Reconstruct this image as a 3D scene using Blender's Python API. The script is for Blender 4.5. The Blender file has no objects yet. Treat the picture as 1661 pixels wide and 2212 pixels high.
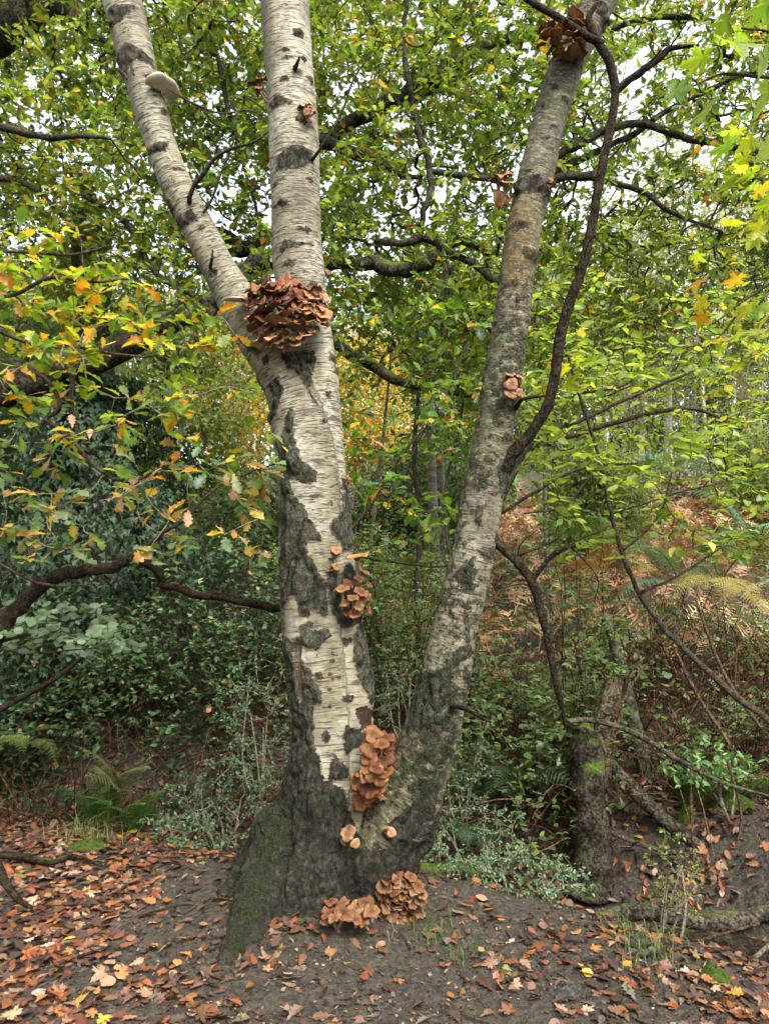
import bpy, math, random
import numpy as np
from mathutils import Vector, Matrix

# ------------------------------------------------------------------ camera, sky, sun, exposure
scene = bpy.context.scene
COL = scene.collection
F, CX, CY, PITCH = 1640.0, 830.5, 1106.0, math.radians(4.0)
CAM = np.array([0.0, 0.0, 1.55])
cam_d = bpy.data.cameras.new("camera")
cam = bpy.data.objects.new("camera", cam_d)
COL.objects.link(cam)
cam.location = CAM
cam.rotation_euler = (math.pi / 2 + PITCH, 0, 0)
cam_d.sensor_fit = 'VERTICAL'
cam_d.angle = 2 * math.atan(CY / F)
cam_d.clip_start, cam_d.clip_end = 0.05, 600
scene.camera = cam

SUN_EL, SUN_ROT = math.radians(52), math.radians(150)
world = bpy.data.worlds.new("World")
scene.world = world
world.use_nodes = True
wn = world.node_tree
sky = wn.nodes.new("ShaderNodeTexSky")
sky.sky_type = 'NISHITA'
sky.sun_disc = False
sky.sun_elevation, sky.sun_rotation = SUN_EL, SUN_ROT
sky.air_density, sky.dust_density, sky.ozone_density = 1.0, 4.0, 1.0
hs = wn.nodes.new("ShaderNodeHueSaturation")
hs.inputs['Saturation'].default_value = 0.30
bg = wn.nodes["Background"]
bg.inputs['Strength'].default_value = 0.15
wn.links.new(sky.outputs[0], hs.inputs['Color'])
wn.links.new(hs.outputs[0], bg.inputs['Color'])
sun_d = bpy.data.lights.new("sun", 'SUN')
sun_d.energy, sun_d.angle, sun_d.color = 1.15, math.radians(24), (1.0, 0.95, 0.88)
sun = bpy.data.objects.new("sun", sun_d)
COL.objects.link(sun)
sdir = Vector((math.sin(SUN_ROT) * math.cos(SUN_EL), math.cos(SUN_ROT) * math.cos(SUN_EL), math.sin(SUN_EL)))
sun.rotation_euler = sdir.to_track_quat('Z', 'Y').to_euler()
scene.view_settings.view_transform = 'Standard'
scene.view_settings.look = 'None'
scene.view_settings.gamma = 1
scene.view_settings.exposure = 2.1
scene.view_settings.use_curve_mapping = False
scene.render.engine = 'CYCLES'
cy = scene.cycles
cy.max_bounces, cy.diffuse_bounces, cy.glossy_bounces, cy.transmission_bounces = 7, 4, 2, 5
cy.use_denoising = True
cy.denoiser = 'OPENIMAGEDENOISE'
cy.denoising_input_passes = 'RGB_ALBEDO_NORMAL'
cy.denoising_prefilter = 'ACCURATE'
cy.caustics_reflective = cy.caustics_refractive = False
scene.render.film_transparent = False

R = np.random.default_rng(7)
random.seed(7)

# ------------------------------------------------------------------ geometry helpers
SP, CP = math.sin(PITCH), math.cos(PITCH)
def at(px, py, Y):
    """the point at ground distance Y that stands at that place of the 1661 x 2212 survey grid"""
    x, y = (px - CX) / F, (CY - py) / F
    d = np.array([x, CP - y * SP, SP + y * CP])
    return CAM + d * (Y / d[1])
def depth(px, py, Y):
    return Y / (CP - (CY - py) / F * SP)
def wpx(px, py, Y, w):
    return w * depth(px, py, Y) / F
def proj(p):
    q = np.asarray(p) - CAM
    f = q[:, 1] * CP + q[:, 2] * SP
    u = -q[:, 1] * SP + q[:, 2] * CP
    f = np.where(f > 0.05, f, 1e9)
    return CX + q[:, 0] / f * F, CY - u / f * F, f
def norm(a):
    a = np.asarray(a, float)
    return a / np.maximum(np.linalg.norm(a, axis=-1, keepdims=True), 1e-9)
def sstep(a, b, x):
    t = np.clip((x - a) / (b - a), 0, 1)
    return t * t * (3 - 2 * t)

def _hash(ix, iy, iz, s):
    h = (ix.astype(np.int64) * 374761393 + iy.astype(np.int64) * 668265263 + iz.astype(np.int64) * 2147483647 + s * 974711) & 0xffffffff
    h = ((h ^ (h >> 13)) * 1274126177) & 0xffffffff
    h = ((h ^ (h >> 16)) * 2246822519) & 0xffffffff
    return ((h ^ (h >> 15)) & 0xffff) / 65535.0
def vnoise(p, s=0):
    p = np.asarray(p, float)
    i = np.floor(p); f = p - i; f = f * f * (3 - 2 * f)
    i = i.astype(np.int64)
    r = 0
    for dx in (0, 1):
        for dy in (0, 1):
            for dz in (0, 1):
                w = (f[..., 0] if dx else 1 - f[..., 0]) * (f[..., 1] if dy else 1 - f[..., 1]) * (f[..., 2] if dz else 1 - f[..., 2])
                r = r + w * _hash(i[..., 0] + dx, i[..., 1] + dy, i[..., 2] + dz, s)
    return r * 2 - 1
def fbm(p, s=0, o=3):
    p = np.asarray(p, float); r = 0; a = 1
    for k in range(o):
        r = r + a * vnoise(p, s + k); p = p * 2.03; a *= .5
    return r

def catmull(P, n):
    """resample control rows (any width) smoothly, n steps per span"""
    P = np.asarray(P, float)
    if len(P) < 3:
        t = np.linspace(0, 1, n + 1)[:, None]
        return P[0] * (1 - t) + P[-1] * t
    Q = np.vstack([2 * P[0] - P[1], P, 2 * P[-1] - P[-2]])
    out = []
    for i in range(1, len(Q) - 2):
        for t in np.arange(n) / n:
            a, b, c, d = Q[i - 1], Q[i], Q[i + 1], Q[i + 2]
            out.append(.5 * (2 * b + (c - a) * t + (2 * a - 5 * b + 4 * c - d) * t * t + (3 * b - a - 3 * c + d) * t ** 3))
    out.append(P[-1])
    return np.array(out)

def frames(P):
    T = np.gradient(P, axis=0); T = norm(T)
    N = np.zeros_like(P)
    ref = np.array([0, -1., 0]) if abs(T[0][1]) < .9 else np.array([1., 0, 0])
    n = ref - T[0] * ref.dot(T[0])
    for i in range(len(P)):
        n = n - T[i] * n.dot(T[i]); n = n / max(np.linalg.norm(n), 1e-9); N[i] = n
    return T, N, np.cross(T, N)

def tube(P, r, sides=8, cap=True, wob=0.0, seed=0):
    P = np.asarray(P, float); r = np.broadcast_to(np.asarray(r, float), (len(P),))
    T, N, B = frames(P)
    a = np.arange(sides) / sides * 2 * math.pi
    rr = r[:, None] * np.ones(sides)
    if wob:
        q = np.stack([np.cos(a)[None] * 1.3 + 0 * rr, np.sin(a)[None] * 1.3 + 0 * rr, np.arange(len(P))[:, None] * .35 + 0 * rr], -1)
        rr = rr * (1 + wob * vnoise(q + seed * 7.3, seed))
    V = P[:, None] + rr[..., None] * (np.cos(a)[None, :, None] * N[:, None] + np.sin(a)[None, :, None] * B[:, None])
    V = V.reshape(-1, 3)
    n = len(P)
    i = (np.arange(n - 1)[:, None] * sides + np.arange(sides)[None]).ravel()
    j = (np.arange(n - 1)[:, None] * sides + (np.arange(sides)[None] + 1) % sides).ravel()
    Q = np.stack([i, j, j + sides, i + sides], 1)
    tri = np.zeros((0, 3), int)
    if cap:
        V = np.vstack([V, P[0], P[-1]])
        k = np.arange(sides); k2 = (k + 1) % sides
        e = (n - 1) * sides
        tri = np.vstack([np.stack([k2, k, np.full(sides, n * sides)], 1), np.stack([e + k, e + k2, np.full(sides, n * sides + 1)], 1)])
    return V, Q, tri

class MB:
    def __init__(s):
        s.v, s.q, s.t, s.c, s.n, s.m3, s.m4 = [], [], [], [], 0, [], []
    def add(s, V, Q=None, T=None, col=(1, 1, 1), mi=0):
        V = np.asarray(V, float)
        s.v.append(V)
        c = np.asarray(col, float)
        s.c.append(np.broadcast_to(c, (len(V), 3)))
        if Q is not None and len(Q): s.q.append(np.asarray(Q) + s.n); s.m4.append(np.full(len(Q), mi))
        if T is not None and len(T): s.t.append(np.asarray(T) + s.n); s.m3.append(np.full(len(T), mi))
        s.n += len(V)
        return s
    def tube(s, P, r, sides=8, col=(1, 1, 1), **k):
        V, Q, T = tube(P, r, sides, **k)
        return s.add(V, Q, T, col)
    def mesh(s, name, smooth=True):
        me = bpy.data.meshes.new(name)
        V = np.vstack(s.v)
        q = np.vstack(s.q) if s.q else np.zeros((0, 4), int)
        t = np.vstack(s.t) if s.t else np.zeros((0, 3), int)
        me.vertices.add(len(V)); me.vertices.foreach_set("co", V.astype(np.float32).ravel())
        L = np.concatenate([q.ravel(), t.ravel()]).astype(np.int32)
        me.loops.add(len(L)); me.loops.foreach_set("vertex_index", L)
        st = np.concatenate([np.arange(len(q)) * 4, len(q) * 4 + np.arange(len(t)) * 3]).astype(np.int32)
        me.polygons.add(len(st)); me.polygons.foreach_set("loop_start", st)
        me.polygons.foreach_set("use_smooth", np.full(len(st), smooth))
        mi = np.concatenate([np.concatenate(s.m4) if s.m4 else np.zeros(0), np.concatenate(s.m3) if s.m3 else np.zeros(0)]).astype(np.int32)
        me.polygons.foreach_set("material_index", mi)
        me.update(calc_edges=True)
        C = np.vstack(s.c)
        a = me.attributes.new("Col", 'FLOAT_COLOR', 'POINT')
        a.data.foreach_set("color", np.hstack([C, np.ones((len(C), 1))]).astype(np.float32).ravel())
        return me

def link(name, me, mats=None, parent=None, base=None):
    o = bpy.data.objects.new(name, me)
    COL.objects.link(o)
    if me is not None and mats is not None and not me.materials:
        for m in (mats if isinstance(mats, (list, tuple)) else [mats]): me.materials.append(m)
    if parent is not None:
        o.parent = parent
        if base is not None: o.location = -np.asarray(base)
    return o
def tag(o, label=None, cat=None, group=None, kind=None):
    if label: o['label'] = label
    if cat: o['category'] = cat
    if group: o['group'] = group
    if kind: o['kind'] = kind
    return o
class Thing:
    """an Empty at the thing's base; parts are given in world coordinates"""
    def __init__(s, name, loc, label, cat, group=None):
        s.loc = np.asarray(loc, float)
        s.o = bpy.data.objects.new(name, None); COL.objects.link(s.o)
        s.o.location = s.loc; s.o.empty_display_size = .1
        tag(s.o, label, cat, group)
    def part(s, name, mb, mat, kind=None, label=None, smooth=True):
        o = link(name, mb.mesh(name, smooth), mat, s.o, s.loc)
        return tag(o, label, None, None, kind)
    def leaf(s, name, me, M, color):
        o = bpy.data.objects.new(name, me); COL.objects.link(o); o.parent = s.o
        M = M.copy(); M.translation = M.translation - Vector(s.loc)
        o.matrix_basis = M; o.color = (*color, 1)
        return o

# ------------------------------------------------------------------ material helpers
class NT:
    def __init__(s, name):
        s.m = bpy.data.materials.new(name); s.m.use_nodes = True
        s.t = s.m.node_tree; s.t.nodes.clear()
        s.out = s.t.nodes.new("ShaderNodeOutputMaterial")
    def n(s, typ, ins=None, **props):
        nd = s.t.nodes.new("ShaderNode" + typ)
        for k, v in props.items(): setattr(nd, k, v)
        for k, v in (ins or {}).items():
            if isinstance(v, bpy.types.NodeSocket): s.t.links.new(v, nd.inputs[k])
            else: nd.inputs[k].default_value = v
        return nd
    def noise(s, vec, scale, detail=3, rough=.55):
        return s.n("TexNoise", {'Vector': vec, 'Scale': scale, 'Detail': detail, 'Roughness': rough}).outputs['Fac']
    def ramp(s, fac, stops, interp='LINEAR'):
        nd = s.n("ValToRGB", {'Fac': fac}); cr = nd.color_ramp; cr.interpolation = interp
        while len(cr.elements) < len(stops): cr.elements.new(.5)
        for e, (p, c) in zip(cr.elements, stops):
            e.position = p; e.color = (*c, 1) if not isinstance(c, (int, float)) else (c, c, c, 1)
        return nd.outputs['Color']
    def mix(s, fac, a, b, blend='MIX'):
        nd = s.t.nodes.new("ShaderNodeMix"); nd.data_type = 'RGBA'; nd.blend_type = blend
        for i, v in ((0, fac), (6, a), (7, b)):
            if isinstance(v, bpy.types.NodeSocket): s.t.links.new(v, nd.inputs[i])
            else: nd.inputs[i].default_value = v if i == 0 else (*v, 1)
        return nd.outputs[2]
    def math(s, op, a, b=0.0, c=0.0, clamp=False):
        nd = s.t.nodes.new("ShaderNodeMath"); nd.operation = op; nd.use_clamp = clamp
        for i, v in enumerate((a, b, c)):
            if isinstance(v, bpy.types.NodeSocket): s.t.links.new(v, nd.inputs[i])
            else: nd.inputs[i].default_value = v
        return nd.outputs[0]
    def attr(s, name): return s.n("Attribute", attribute_name=name)
    def scale(s, vec, xyz):
        return s.n("VectorMath", {0: vec, 1: xyz}, operation='MULTIPLY').outputs[0]
    def bump(s, h, strength, dist, normal=None):
        ins = {'Height': h, 'Strength': strength, 'Distance': dist}
        if normal is not None: ins['Normal'] = normal
        return s.n("Bump", ins).outputs[0]
    def principled(s, **k):
        ins = {a.replace('_', ' '): v for a, v in k.items()}
        return s.n("BsdfPrincipled", ins)
    def finish(s, shader):
        s.t.links.new(shader, s.out.inputs[0]); return s.m

def leaf_mat(name, transl=.48, rough=.42, spec=.4, tgain=(1.7, 1.75, .8), mott=.35):
    t = NT(name)
    col = t.mix(1.0, t.attr("Col").outputs['Color'], t.n("ObjectInfo").outputs['Color'], 'MULTIPLY')
    pos = t.n("NewGeometry").outputs['Position']
    v = t.math('MULTIPLY_ADD', t.noise(pos, 55, 3), mott * 2, 1 - mott)
    col = t.mix(1.0, col, t.n("CombineColor", {0: v, 1: v, 2: v}).outputs[0], 'MULTIPLY')
    p = t.principled(Base_Color=col, Roughness=rough, Specular_IOR_Level=spec)
    tc = t.mix(1.0, col, tgain, 'MULTIPLY')
    tr = t.n("BsdfTranslucent", {'Color': tc})
    return t.finish(t.n("MixShader", {0: transl, 1: p.outputs[0], 2: tr.outputs[0]}).outputs[0])

def bark_mat(name, c1, c2, scale=14, moss=0.0, rough=.85):
    """furrowed dark bark or twig; moss grows on upward faces"""
    t = NT(name)
    g = t.n("NewGeometry"); pos = g.outputs['Position']
    n1 = t.noise(pos, scale, 5, .7); n2 = t.noise(pos, scale * 4.3, 5, .7)
    f = t.math('MULTIPLY_ADD', n2, .6, t.math('MULTIPLY', n1, .4))
    dk = tuple(x * .45 for x in c1)
    col = t.ramp(f, [(.38, dk), (.47, c1), (.56, c2), (.66, tuple(x * 1.35 for x in c2))])
    col = t.mix(1.0, col, t.attr("Col").outputs['Color'], 'MULTIPLY')
    if moss:
        up = t.n("SeparateXYZ", {0: g.outputs['Normal']}).outputs[2]
        k = t.math('ADD', t.math('MULTIPLY_ADD', up, .35, moss - .5), t.math('MULTIPLY', t.noise(pos, 6, 4), .9))
        k = t.ramp(k, [(.42, 0), (.58, 1)])
        mc = t.ramp(t.noise(pos, 60, 4), [(.3, (.025, .045, .008)), (.7, (.10, .15, .025))])
        col = t.mix(k, col, mc)
    p = t.principled(Base_Color=col, Roughness=rough, Specular_IOR_Level=.12, Normal=t.bump(f, 1.0, .03))
    return t.finish(p.outputs[0])

M_leaf = leaf_mat("leaf_green")
M_leaf_dull = leaf_mat("leaf_glossy_evergreen", .22, .5, .3, (1.4, 1.6, .7), .3)
M_litter = leaf_mat("leaf_fallen", .14, .5, .35, (1.3, 1.0, .6), .4)
M_frond = leaf_mat("fern_green", .3, .5, .3, (1.5, 1.6, .7), .25)
M_bark = bark_mat("oak_bark", (.016, .014, .009), (.060, .055, .038), 14, .16)
M_mossbark = bark_mat("mossy_oak_bark", (.018, .015, .010), (.075, .064, .044), 12, .34)
M_twig = bark_mat("twig_bark", (.035, .027, .018), (.10, .08, .055), 30)
M_paletwig = bark_mat("pale_twig_bark", (.16, .14, .10), (.34, .30, .22), 30)
M_darkbranch = bark_mat("dark_branch_bark", (.010, .0075, .005), (.050, .035, .020), 22, .14)
M_cane = bark_mat("dead_cane", (.05, .032, .02), (.17, .115, .07), 20)

# ------------------------------------------------------------------ ground
def poly_dist(x, y, P):
    d = np.full(np.shape(x), 1e9); tt = np.zeros(np.shape(x))
    for i in range(len(P) - 1):
        a, b = np.array(P[i]), np.array(P[i + 1]); ab = b - a
        t = np.clip(((x - a[0]) * ab[0] + (y - a[1]) * ab[1]) / ab.dot(ab), 0, 1)
        q = np.hypot(x - a[0] - t * ab[0], y - a[1] - t * ab[1])
        tt = np.where(q < d, i + t, tt); d = np.minimum(d, q)
    return d, tt
DITCH = [(-9, 5.3), (-3.2, 5.0), (-1.0, 4.95), (0.3, 4.62), (1.15, 4.3), (1.9, 3.75), (2.7, 3.25), (6, 2.6)]
def ground_z(x, y):
    x = np.asarray(x, float); y = np.asarray(y, float)
    d, t = poly_dist(x, y, DITCH)
    dep = np.interp(t, [0, 2, 3, 4, 5, 7], [.05, .12, .30, .46, .50, .42])
    z = -dep * (1 - sstep(.25, .85, d))
    yb = np.interp(x, [-6, -2, 0, 1, 2, 3, 8], [5.0, 5.15, 5.3, 5.0, 4.4, 4.0, 3.6])
    e = np.maximum(y - yb, 0)
    left = 1 - sstep(-1.6, .6, x)
    zl = np.where(e < 2.6, e * .5, 1.3 + (e - 2.6) * .14)
    zr = e * .19 - .06 * sstep(0, 1, e)
    z = z + left * zl + (1 - left) * zr
    z = z + .10 * np.exp(-((x + .2) ** 2 + (y - 3.65) ** 2) / .35)
    z = z + .05 * np.exp(-((x + 1.9) ** 2 + (y - 4.4) ** 2) / .3)
    far = sstep(5, 9, y)
    p = np.stack([x, y, 0 * x], -1)
    z = z + (.022 + .16 * far) * fbm(p * (1.3 - .9 * far[..., None]), 11, 3) + (.009 * fbm(p * 9, 21, 3) + .004 * fbm(p * 34, 25, 2)) * (1 - far)
    return z
xs = np.concatenate([-np.geomspace(90, 4.2, 26), np.linspace(-4.1, 4.1, 330), np.geomspace(4.2, 90, 26)])
ys = np.concatenate([np.linspace(-14, 1.2, 12), np.linspace(1.3, 7.2, 240), np.geomspace(7.3, 140, 60)])
GX, GY = np.meshgrid(xs, ys)
GZ = ground_z(GX, GY)
V = np.stack([GX, GY, GZ], -1).reshape(-1, 3)
nx, ny = len(xs), len(ys)
ii = (np.arange(ny - 1)[:, None] * nx + np.arange(nx - 1)[None]).ravel()
g = MB().add(V, np.stack([ii, ii + 1, ii + nx + 1, ii + nx], 1))
t = NT("woodland_soil")
pos = t.n("NewGeometry").outputs['Position']
n1 = t.noise(pos, 3.2, 5, .6); n2 = t.noise(pos, 38, 5, .7); n3 = t.noise(pos, 190, 3, .6)
c = t.ramp(n2, [(.36, (.014, .012, .009)), (.48, (.045, .038, .028)), (.58, (.080, .067, .049)), (.70, (.14, .115, .083))])
c = t.mix(t.ramp(n1, [(.35, 0), (.65, .45)]), c, (.062, .050, .039))
grit = t.ramp(n3, [(.63, 0), (.72, 1)])
c = t.mix(t.math('MULTIPLY', grit, .65), c, (.21, .16, .11))
mo = t.ramp(t.noise(pos, 2.1, 5, .65), [(.60, 0), (.70, .75)])
c = t.mix(mo, c, t.ramp(n2, [(.3, (.02, .035, .008)), (.7, (.07, .095, .025))]))
h = t.math('MULTIPLY_ADD', n3, .35, t.math('MULTIPLY', n2, .8))
p = t.principled(Base_Color=c, Roughness=t.math('MULTIPLY_ADD', n1, .3, .5), Specular_IOR_Level=.3, Normal=t.bump(h, 1.0, .035))
M_soil = t.finish(p.outputs[0])
GROUND = link("ground", g.mesh("ground"), M_soil)
tag(GROUND, kind="structure")

# ------------------------------------------------------------------ leaf outlines
def fan(pts, cy_=.45, fold=.06, curl=.05):
    """symmetrical outline given by its right half (x, y) from stalk to tip; fan round a raised midrib point"""
    r = [(x, y) for x, y in pts]
    l = [(-x, y) for x, y in reversed(pts) if x > 1e-6]
    o = r + l
    z = [abs(x) * fold * 4 - curl * (y - .3) ** 2 * 2 for x, y in o]
    V = [(x, y, zz) for (x, y), zz in zip(o, z)] + [(0, cy_, 0)]
    n = len(o)
    return np.array(V), np.array([(i, (i + 1) % n, n) for i in range(n)])
def ridge(pts, fold=.18, curl=.18, tipcurl=0):
    """two half blades meeting at the midrib: finer leaf for the near ones"""
    ysr = [y for x, y in pts]
    mid = [(0, y, -curl * (y - .35) ** 2) for y in ysr]
    Rr = [(x, y, x * fold - curl * (y - .35) ** 2 + .02 * math.sin(9 * y)) for x, y in pts]
    Ll = [(-x, y, x * fold - curl * (y - .35) ** 2 + .02 * math.sin(9 * y + 2)) for x, y in pts]
    n = len(pts); V = np.array(mid + Rr + Ll); T = []
    for i in range(n - 1):
        T += [(i, n + i, n + i + 1), (i, n + i + 1, i + 1), (i, i + 1, 2 * n + i + 1), (i, 2 * n + i + 1, 2 * n + i)]
    return V, np.array(T)
OAK = [(.012, 0), (.015, .1), (.07, .16), (.10, .23), (.065, .28), (.18, .37), (.20, .42), (.12, .47), (.25, .57), (.26, .63), (.16, .67), (.25, .78), (.22, .84), (.13, .86), (.11, .95), (0, 1)]
OAK_LO = [(.015, 0), (.09, .2), (.06, .28), (.21, .41), (.12, .48), (.27, .61), (.16, .68), (.23, .82), (0, 1)]
OVAL = [(.01, 0), (.14, .15), (.24, .35), (.26, .5), (.2, .72), (.09, .9), (0, 1)]
OVAL_LO = [(.0, 0), (.2, .25), (.24, .55), (0, 1)]
BEECH = [(.01, 0), (.2, .14), (.33, .34), (.35, .5), (.29, .7), (.14, .9), (0, 1)]
LANCE = [(.01, 0), (.1, .15), (.17, .4), (.15, .6), (.07, .85), (0, 1)]
IVY = [(.02, .0), (.38, -.08), (.40, .12), (.26, .3), (.22, .42), (.1, .75), (0, 1)]
MAPLE = [(.01, 0), (.02, .2), (.16, .04), (.30, .06), (.27, .17), (.42, .16), (.36, .29), (.24, .37), (.44, .42), (.42, .50), (.60, .62), (.45, .62), (.47, .72), (.30, .62), (.18, .56), (.20, .70), (.15, .72), (.14, .86), (.06, .86), (0, 1.02)]
T_OAK, T_OAKLO = ridge(OAK), fan(OAK_LO)
T_OVAL, T_OVALLO, T_BEECH, T_LANCE = ridge(OVAL), fan(OVAL_LO), ridge(BEECH, .12, .1), ridge(LANCE, .25, .3)
T_IVY = fan(IVY, .2, .05)
T_MAPLE = fan(MAPLE, .25, .03, .12)
T_DIA = (np.array([(0, 0, 0), (.28, .45, .05), (0, 1, -.05), (-.28, .45, .05)]), np.array([(0, 1, 2), (0, 2, 3)]))

def leaf_frames(pos, d, nrm):
    d = norm(d); z = norm(nrm - d * (nrm * d).sum(-1, keepdims=True)); x = np.cross(d, z)
    return x, d, z
def joined_leaves(mb, tpl, pos, d, nrm, size, col, rng, wid=.15):
    tv, tf = tpl
    n = len(pos)
    if n == 0: return
    x, y, z = leaf_frames(pos, d, nrm)
    w = 1 + rng.uniform(-wid, wid, n); cu = rng.uniform(-.6, 2.2, n)
    s = np.asarray(size)[:, None, None]
    V = pos[:, None] + s * (tv[None, :, 0, None] * w[:, None, None] * x[:, None] + tv[None, :, 1, None] * y[:, None] + (tv[None, :, 2] * cu[:, None])[..., None] * z[:, None])
    Fc = tf[None] + (np.arange(n) * len(tv))[:, None, None]
    C = np.repeat(col, len(tv), axis=0)
    mb.add(V.reshape(-1, 3), None, Fc.reshape(-1, 3), C)
LEAFMESH = {}
def leaf_variants(key, tpl, mat, n=5):
    if key in LEAFMESH: return LEAFMESH[key]
    rng = np.random.default_rng(len(LEAFMESH) + 50); out = []
    for k in range(n):
        tv, tf = tpl; v = tv.copy()
        v[:, 0] *= rng.uniform(.85, 1.15); v[:, 2] *= rng.uniform(-.4, 2.4)
        v[:, 2] += .05 * vnoise(v * 3 + k * 9.1, 5)
        v[:, 0] += .03 * vnoise(v * 5 + k * 3.7, 9) + rng.uniform(-.1, .1) * v[:, 1] ** 2
        m = MB().add(v, None, tf, np.where(np.abs(v[:, :1]) < .005, 1.15, .96) * np.ones(3))
        me = m.mesh("leaf_" + key); me.materials.append(mat); out.append(me)
    LEAFMESH[key] = out
    return out
def leaf_parts(thing, name, variants, pos, d, nrm, size, col, rng):
    x, y, z = leaf_frames(pos, d, nrm)
    for i in range(len(pos)):
        s = size[i]
        Mx = Matrix(((x[i][0] * s, y[i][0] * s, z[i][0] * s, pos[i][0]), (x[i][1] * s, y[i][1] * s, z[i][1] * s, pos[i][1]), (x[i][2] * s, y[i][2] * s, z[i][2] * s, pos[i][2]), (0, 0, 0, 1)))
        thing.leaf(name, variants[int(rng.integers(len(variants)))], Mx, col[i])
def palette(rng, n, cols, w=None, jit=.25, hue=.08):
    cols = np.asarray(cols, float)
    w = np.ones(len(cols)) if w is None else np.asarray(w, float)
    c = cols[rng.choice(len(cols), n, p=w / w.sum())]
    return np.clip(c * rng.uniform(1 - jit, 1 + jit, (n, 1)) * rng.uniform(1 - hue, 1 + hue, (n, 3)), .003, .95)
def leaves_of(thing, key, tpl, lo, mat, L, rng, n_parts=300, part="leaf", mass="foliage"):
    """L = pos, dir, normal, size, colour: those that show largest become parts, the rest one mass"""
    pos, d, nrm, size, col = L
    px, py, f = proj(pos)
    show = size / f * F
    show = np.where((px > -20) & (px < 1681) & (py > -20) & (py < 2232), show, show * .01)
    o = np.argsort(-show)
    a = o[:n_parts]; a = a[show[a] > 3]; b = np.setdiff1d(o, a)
    if len(a): leaf_parts(thing, part, leaf_variants(key + mat.name, tpl, mat), pos[a], d[a], nrm[a], size[a], col[a], rng)
    if len(b):
        mb = MB(); joined_leaves(mb, lo, pos[b], d[b], nrm[b], size[b], col[b], rng)
        thing.part(mass, mb, mat, kind="stuff", smooth=False)

# ------------------------------------------------------------------ branching growth
class Growth:
    """twigs that reach every target from the nearest wood grown so far"""
    def __init__(s, limbs):
        s.pos = np.vstack(limbs); s.par = [-1] * len(s.pos); s.paths = []; s.base = len(s.pos)
    def grow(s, targets, rng, jit=.12, sag=.05, per=4, wander=.0):
        d0 = np.array([np.min(((s.pos - t) ** 2).sum(1)) for t in targets])
        n_add = per
        buf = np.zeros((len(s.pos) + n_add * len(targets), 3)); buf[:len(s.pos)] = s.pos; n = len(s.pos)
        for k in np.argsort(d0):
            t = targets[k]
            dd = ((buf[:n] - t) ** 2).sum(1); j = int(np.argmin(dd)); dist = math.sqrt(dd[j])
            a = buf[j]; ids = [j]
            off = rng.normal(0, jit * dist, 3) + np.array([0, 0, -sag * dist])
            for q in range(1, n_add + 1):
                u = q / n_add
                p = a + (t - a) * u + off * math.sin(math.pi * u) + (rng.normal(0, .02 * dist, 3) if q < n_add else 0)
                buf[n] = p; s.par.append(ids[-1]); ids.append(n); n += 1
            s.paths.append(ids)
        s.pos = buf[:n]
        return s
    def build(s, mb, r_tip, p=.42, sides=4, rmax=.03, col=(1, 1, 1)):
        w = np.zeros(len(s.pos)); w[[i[-1] for i in s.paths]] = 1
        for i in range(len(s.pos) - 1, s.base - 1, -1):
            w[s.par[i]] += w[i] if s.par[i] >= 0 else 0
        r = np.minimum(r_tip * np.maximum(w, 1) ** p, rmax)
        for ids in s.paths:
            rr = r[ids].copy(); rr[0] = rr[1]; rr[-1] *= .6
            mb.tube(s.pos[ids], rr, sides, col, cap=False)
    def tips(s):
        P = np.array([s.pos[i[-1]] for i in s.paths]); D = np.array([s.pos[i[-1]] - s.pos[i[-2]] for i in s.paths])
        return P, norm(D)
def rosettes(P, D, rng, k=(4, 8), size=(.07, .11), flat=.55, spread=.05, up=(0, 0, 1)):
    """leaves in loose rosettes at twig tips"""
    n = rng.integers(k[0], k[1] + 1, len(P)); idx = np.repeat(np.arange(len(P)), n); m = len(idx)
    d = norm(D[idx] * .6 + rng.normal(0, .75, (m, 3)) * np.array([1, 1, .5]) + np.array([0, 0, -.12]))
    pos = P[idx] - D[idx] * rng.uniform(0, spread * 1.6, (m, 1)) + d * rng.uniform(0, .02, (m, 1))
    nrm = np.asarray(up, float) + rng.normal(0, flat, (m, 3))
    return pos, d, nrm, rng.uniform(size[0], size[1], m), idx
def bez(pts, n=8):
    """pts: (px, py, Y, half width px) -> smooth world path and radii"""
    P = np.array([at(a, b, c) for a, b, c, w in pts]); r = np.array([wpx(a, b, c, w) for a, b, c, w in pts])
    Q = catmull(np.hstack([P, r[:, None]]), n)
    return Q[:, :3], np.maximum(Q[:, 3], .0015)

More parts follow.
